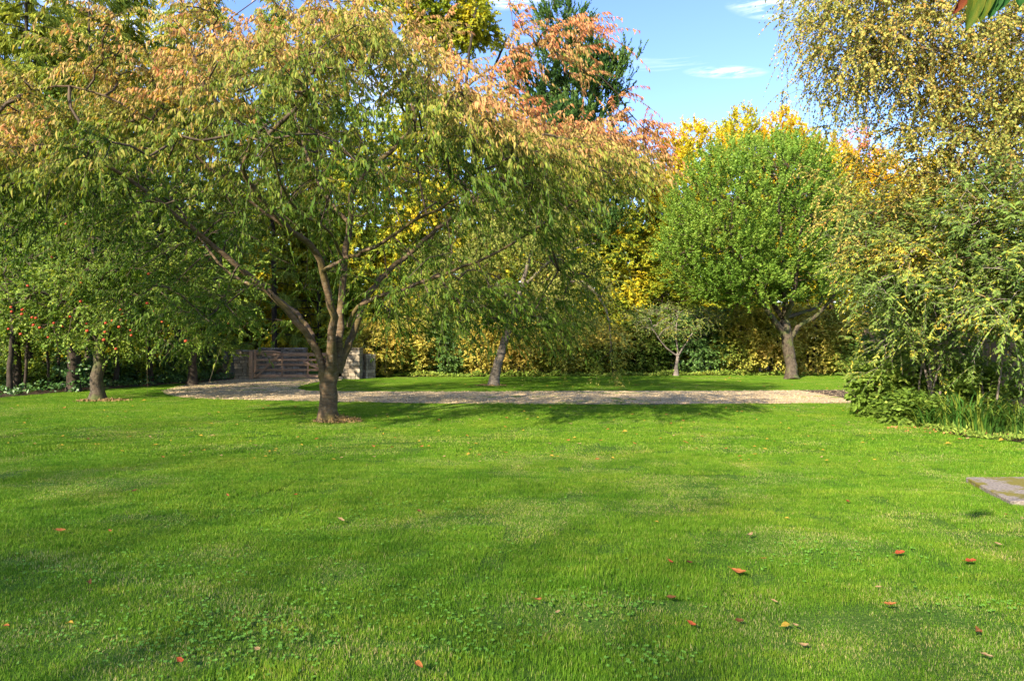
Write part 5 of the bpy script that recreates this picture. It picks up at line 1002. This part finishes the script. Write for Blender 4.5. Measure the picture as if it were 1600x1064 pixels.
# (px, py, colour, size, tilt, words that place it)
FL = [(1325, 790, 'red', 1.1, .5, 'reddish fallen leaf on open lawn left of the slab'), (1172, 844, 'tan', 1.1, .3, 'curled tan leaf on the mid lawn'), (1406, 872, 'red', 1.1, .3, 'bright red leaf on the lawn below the slab'), (1517, 886, 'red', 1.2, .6, 'upturned orange red leaf right of the bright red one'),
      (1155, 903, 'orange', 1.5, .3, 'large pale orange leaf near the middle of the lawn'), (1048, 887, 'red', .8, .3, 'small red leaf just left of the large pale orange leaf'), (1077, 888, 'brown', .8, .3, 'small red brown leaf next to the large pale orange leaf'), (1194, 881, 'orange', .55, .2, 'tiny orange leaf above and right of the large pale one'),
      (840, 948, 'orange', .9, .4, 'orange leaf at the centre of the near lawn'), (871, 967, 'tan', .6, .2, 'small tan leaf below the central orange leaf'), (1050, 946, 'brown', .9, .7, 'standing brown leaf among short grass'), (1210, 950, 'tan', .6, .3, 'small pale leaf above the yellow orange one'), (1081, 988, 'red', .85, .7, 'deep red leaf standing on edge in the near lawn'),
      (1228, 989, 'yellow', .85, .7, 'yellow orange leaf on the near right lawn'), (1243, 988, 'tan', .5, .3, 'tiny tan leaf touching the yellow orange leaf'), (1392, 956, 'orange', .95, .6, 'orange leaf right of centre on the near lawn'), (1373, 927, 'tan', .55, .2, 'tiny tan leaf above the right hand orange leaf'), (1528, 997, 'orange', 1.35, .6, 'large pale orange leaf near the lower right corner'),
      (1542, 1038, 'tan', .8, .4, 'tan leaf at the lower right below the large orange leaf'), (1258, 1020, 'tan', .8, .1, 'flat straw coloured leaf near the bottom edge'), (1155, 982, 'brown', .8, .5, 'crumpled brown leaf between the red and the yellow leaf'), (976, 678, 'yellow', 1.6, .5, 'curled yellow leaf on the far lawn right of the cherry'), (950, 674, 'orange', .9, .3, 'small orange leaf near the curled yellow leaf'),
      (1482, 697, 'yellow', 1.3, .3, 'yellow leaf on the lawn before the strap leaved plant'), (1512, 689, 'tan', 1.0, .3, 'pale leaf at the foot of the strap leaved plant'), (1533, 701, 'yellow', .9, .3, 'small yellow leaf between the pale and the upright leaf'), (1565, 692, 'yellow', 1.4, 1.2, 'upright yellow leaf near the right edge by the bed'), (1573, 811, 'orange', .7, .3, 'small orange leaf below the concrete slab'),
      (1560, 858, 'tan', .8, .2, 'pale pink leaf at the right edge of the lawn'), (1230, 816, 'yellow', .6, .3, 'tiny yellow brown leaf on the mid lawn'), (1026, 822, 'yellow', .6, .3, 'tiny yellow leaf left of the mid lawn'), (1597, 817, 'tan', .6, .3, 'cream leaf cut by the right edge'), (95, 837, 'orange', 1.1, .5, 'orange red leaf on the lawn at the far left'), (137, 690, 'brown', 1.2, .3, 'dark brown leaf on the far left lawn'),
      (210, 773, 'brown', .9, .3, 'brown leaf on the left lawn'), (172, 837, 'orange', .55, .3, 'tiny orange leaf right of the far left leaf'), (109, 985, 'yellow', .7, .3, 'pale yellow leaf at the lower left'), (10, 990, 'orange', .7, .4, 'orange leaf at the lower left edge'), (140, 920, 'brown', .9, .6, 'curled brown leaf above the lower left corner'), (356, 781, 'orange', .8, .5, 'small orange brown leaf on the left of the lawn'),
      (403, 1029, 'tan', .7, .8, 'thin tan leaf standing near the bottom edge'), (283, 1048, 'red', .8, .9, 'rust coloured leaf in the clover at the bottom'), (655, 1053, 'orange', .9, .6, 'orange leaf at the bottom edge left of centre'), (655, 806, 'brown', .9, .5, 'small dark brown leaf left of centre'), (462, 779, 'red', .6, .4, 'tiny red leaf on the left mid lawn'), (533, 820, 'tan', 1.1, .4, 'straw leaf on the left centre lawn'),
      (420, 709, 'yellow', 1.2, .3, 'yellow leaf before the cherry on the left'), (314, 684, 'yellow', 1.0, .3, 'yellow leaf well left of the cherry trunk'), (330, 665, 'yellow', .9, .4, 'yellow leaf nearer the drive left of the cherry'), (685, 677, 'yellow', 1.0, .3, 'yellow leaf right of the cherry foot'), (732, 714, 'yellow', 1.1, .7, 'slanting yellow leaf right of the cherry on the mid lawn'), (1500, 690, 'orange', 1.0, .3, 'orange leaf close to the pale leaf by the bed'),
      (100, 640, 'orange', 1.2, .3, 'orange windfall leaf left of the apple trunk'), (225, 628, 'yellow', 1.6, .5, 'yellow leaf on the lawn right of the apple trunk'), (855, 605, 'yellow', 1.5, .3, 'yellow leaf on the far grass strip'), (1310, 606, 'tan', 1.8, .3, 'tan leaf on the grass strip beside the drive end'), (1194, 606, 'orange', 1.8, .3, 'orange leaf on the grass strip left of the round tree')]
def put_leaf(px, py, cn, s, tilt, lab, grp='fallen leaves on the lawn'):
    p = G(px, py); z = float(gz(p[0], p[1])); 
    for _ in range(3): d = (1.6 - z) * F / (py - 532); p = np.array([(px - 800) / F * d, d, 0]); z = float(gz(p[0], p[1]))
    o = link('fallen_leaf', DL[cn][R.integers(3)], None, (p[0], p[1], z + .038 + .012 * tilt)); s *= .78; o.scale = (s, s, s); o.rotation_euler = (R.uniform(-.15, .35) + tilt * .55, R.uniform(-.25, .25), R.uniform(-.9, .9)); return tag(o, lab, 'fallen leaf', grp)
for a_ in FL: put_leaf(*a_)
for i in range(200):
    px = R.uniform(0, 1400); py = 636 + R.random() ** 1.3 * 90; put_leaf(px, py, ('yellow', 'orange', 'tan', 'yellow')[i % 4], R.uniform(.6, 1.0), .3, 'small yellow or orange leaf among many scattered on the lawn around the cherry', 'small leaves scattered around the cherry')
for i in range(70):
    px = R.uniform(560, 1370); py = 590.5 + R.random() * 19; put_leaf(px, py, ('yellow', 'orange', 'tan', 'yellow')[i % 4], R.uniform(.8, 1.2), .3, 'small yellow or orange leaf among many on the grass strip beyond the drive', 'small leaves on the far grass strip')

# ------------------------------------------------------------------ clover patches
def clover():
    rng = np.random.default_rng(19); P = []
    for (px, py, sx, sy, n) in ((330, 1010, 110, 40, 900), (330, 900, 60, 8, 160), (220, 880, 70, 12, 160), (400, 1000, 60, 30, 300), (200, 740, 150, 30, 500), (360, 805, 120, 14, 350), (600, 960, 140, 30, 500), (760, 1010, 60, 20, 300), (940, 945, 70, 15, 250), (1260, 870, 90, 15, 260), (660, 790, 90, 12, 260), (90, 900, 60, 20, 160), (1550, 945, 60, 15, 160), (1010, 1030, 40, 14, 160), (560, 870, 160, 40, 500), (60, 1000, 60, 25, 160), (1450, 730, 80, 10, 200)):
        n = int(n * .30); q = rng.normal(size=(n, 2)) * [sx, sy] + [px, py]; q = q[(q[:, 1] > 640)]; d = 1.6 * F / (q[:, 1] - 532); P.append(np.stack([(q[:, 0] - 800) / F * d, d], 1))
    P = np.concatenate(P); P = P[P[:, 1] > 2.2]; n = len(P); z = gz(P[:, 0], P[:, 1]) + rng.uniform(.012, .028, n); a = Acc()
    for k in range(3):
        th = rng.uniform(0, 2 * pi, n) if k == 0 else th + 2.09; D = np.stack([np.cos(th), np.sin(th), rng.uniform(-.15, .25, n)], 1); add_leaves(a, np.column_stack([P, z]), D, rng.uniform(.010, .016, n), .013, T_BROAD, rng.random(n) * .6 + .2, rng, up=4)
    m, t, o = nmat('clover_leaf'); at = N(t, 'ShaderNodeAttribute', attribute_name='tint'); c_ = ramp(t, at.outputs['Fac'], [(0, (.06, .16, .015)), (1, (.12, .25, .03))]); p = N(t, 'ShaderNodeBsdfPrincipled'); p.inputs['Roughness'].default_value = .6; p.inputs['Specular IOR Level'].default_value = .12; t.links.new(c_, p.inputs['Base Color']); t.links.new(p.outputs[0], o.inputs[0])
    o = link('clover', a.mesh('clover', m), kind='stuff'); return tag(o, 'patches of clover and daisy leaves growing through the lawn', 'clover')
clover()

# ------------------------------------------------------------------ unseen trees added behind the camera to shade and dapple the lawn
def shade_trees():
    saz = radians(SUN_AZ); sv = np.array([sin(saz), cos(saz)]); pv = np.array([-sv[1], sv[0]])
    proto = None
    for i, (s, dist, H) in enumerate([(-17, 20, 12.5), (-12.5, 22, 13.2), (-8.5, 20, 13.0), (-4, 22, 13.6), (0.5, 20, 13.2), (5, 22, 13.4), (9, 20, 12.6), (13.5, 22, 13.3), (18, 21, 12.6), (22.5, 22, 12.8)]):
        p = np.array([0, 7.]) + sv * dist + pv * s
        if proto is None:
            b = np.zeros(3); proto = build_tree('unseen_shade_tree', b, 'first tall unseen shade tree added behind the viewer counted from the left', 'tree', [simple_trunk(b, 9, .16, .06)] + fork_limbs(b, 2.5, 9, 2.4, 5, .06, 9), [(b + [0, 0, 7.2], (3.0, 3.0, 5.6)), (b + [.9, .5, 4.2], (2.6, 2.6, 3.4)), (b + [-1, 0, 4.4], (2.4, 2.4, 3.6)), (b + [0, 0, 2.2], (2.8, 2.8, 2.0))],
                n=1500, m=3, k=9, Lt=1.1, leaf=(.07, .056), lm='green_leaf', bark='dark_bark', seed=90, twigs=False, shell=.35, tint=nt_(9, .4), group='unseen shade trees added behind the viewer'); o = proto
        else: o = copy_tree(proto)
        o['label'] = ('first', 'second', 'third', 'fourth', 'fifth', 'sixth', 'seventh', 'eighth', 'ninth', 'tenth')[i] + ' tall unseen shade tree added behind the viewer counted from the left'
        o.location = (p[0], p[1], 0); o.rotation_euler = (0, 0, i * 2.1); k = H / 12.8; o.scale = (k, k, k)
shade_trees()
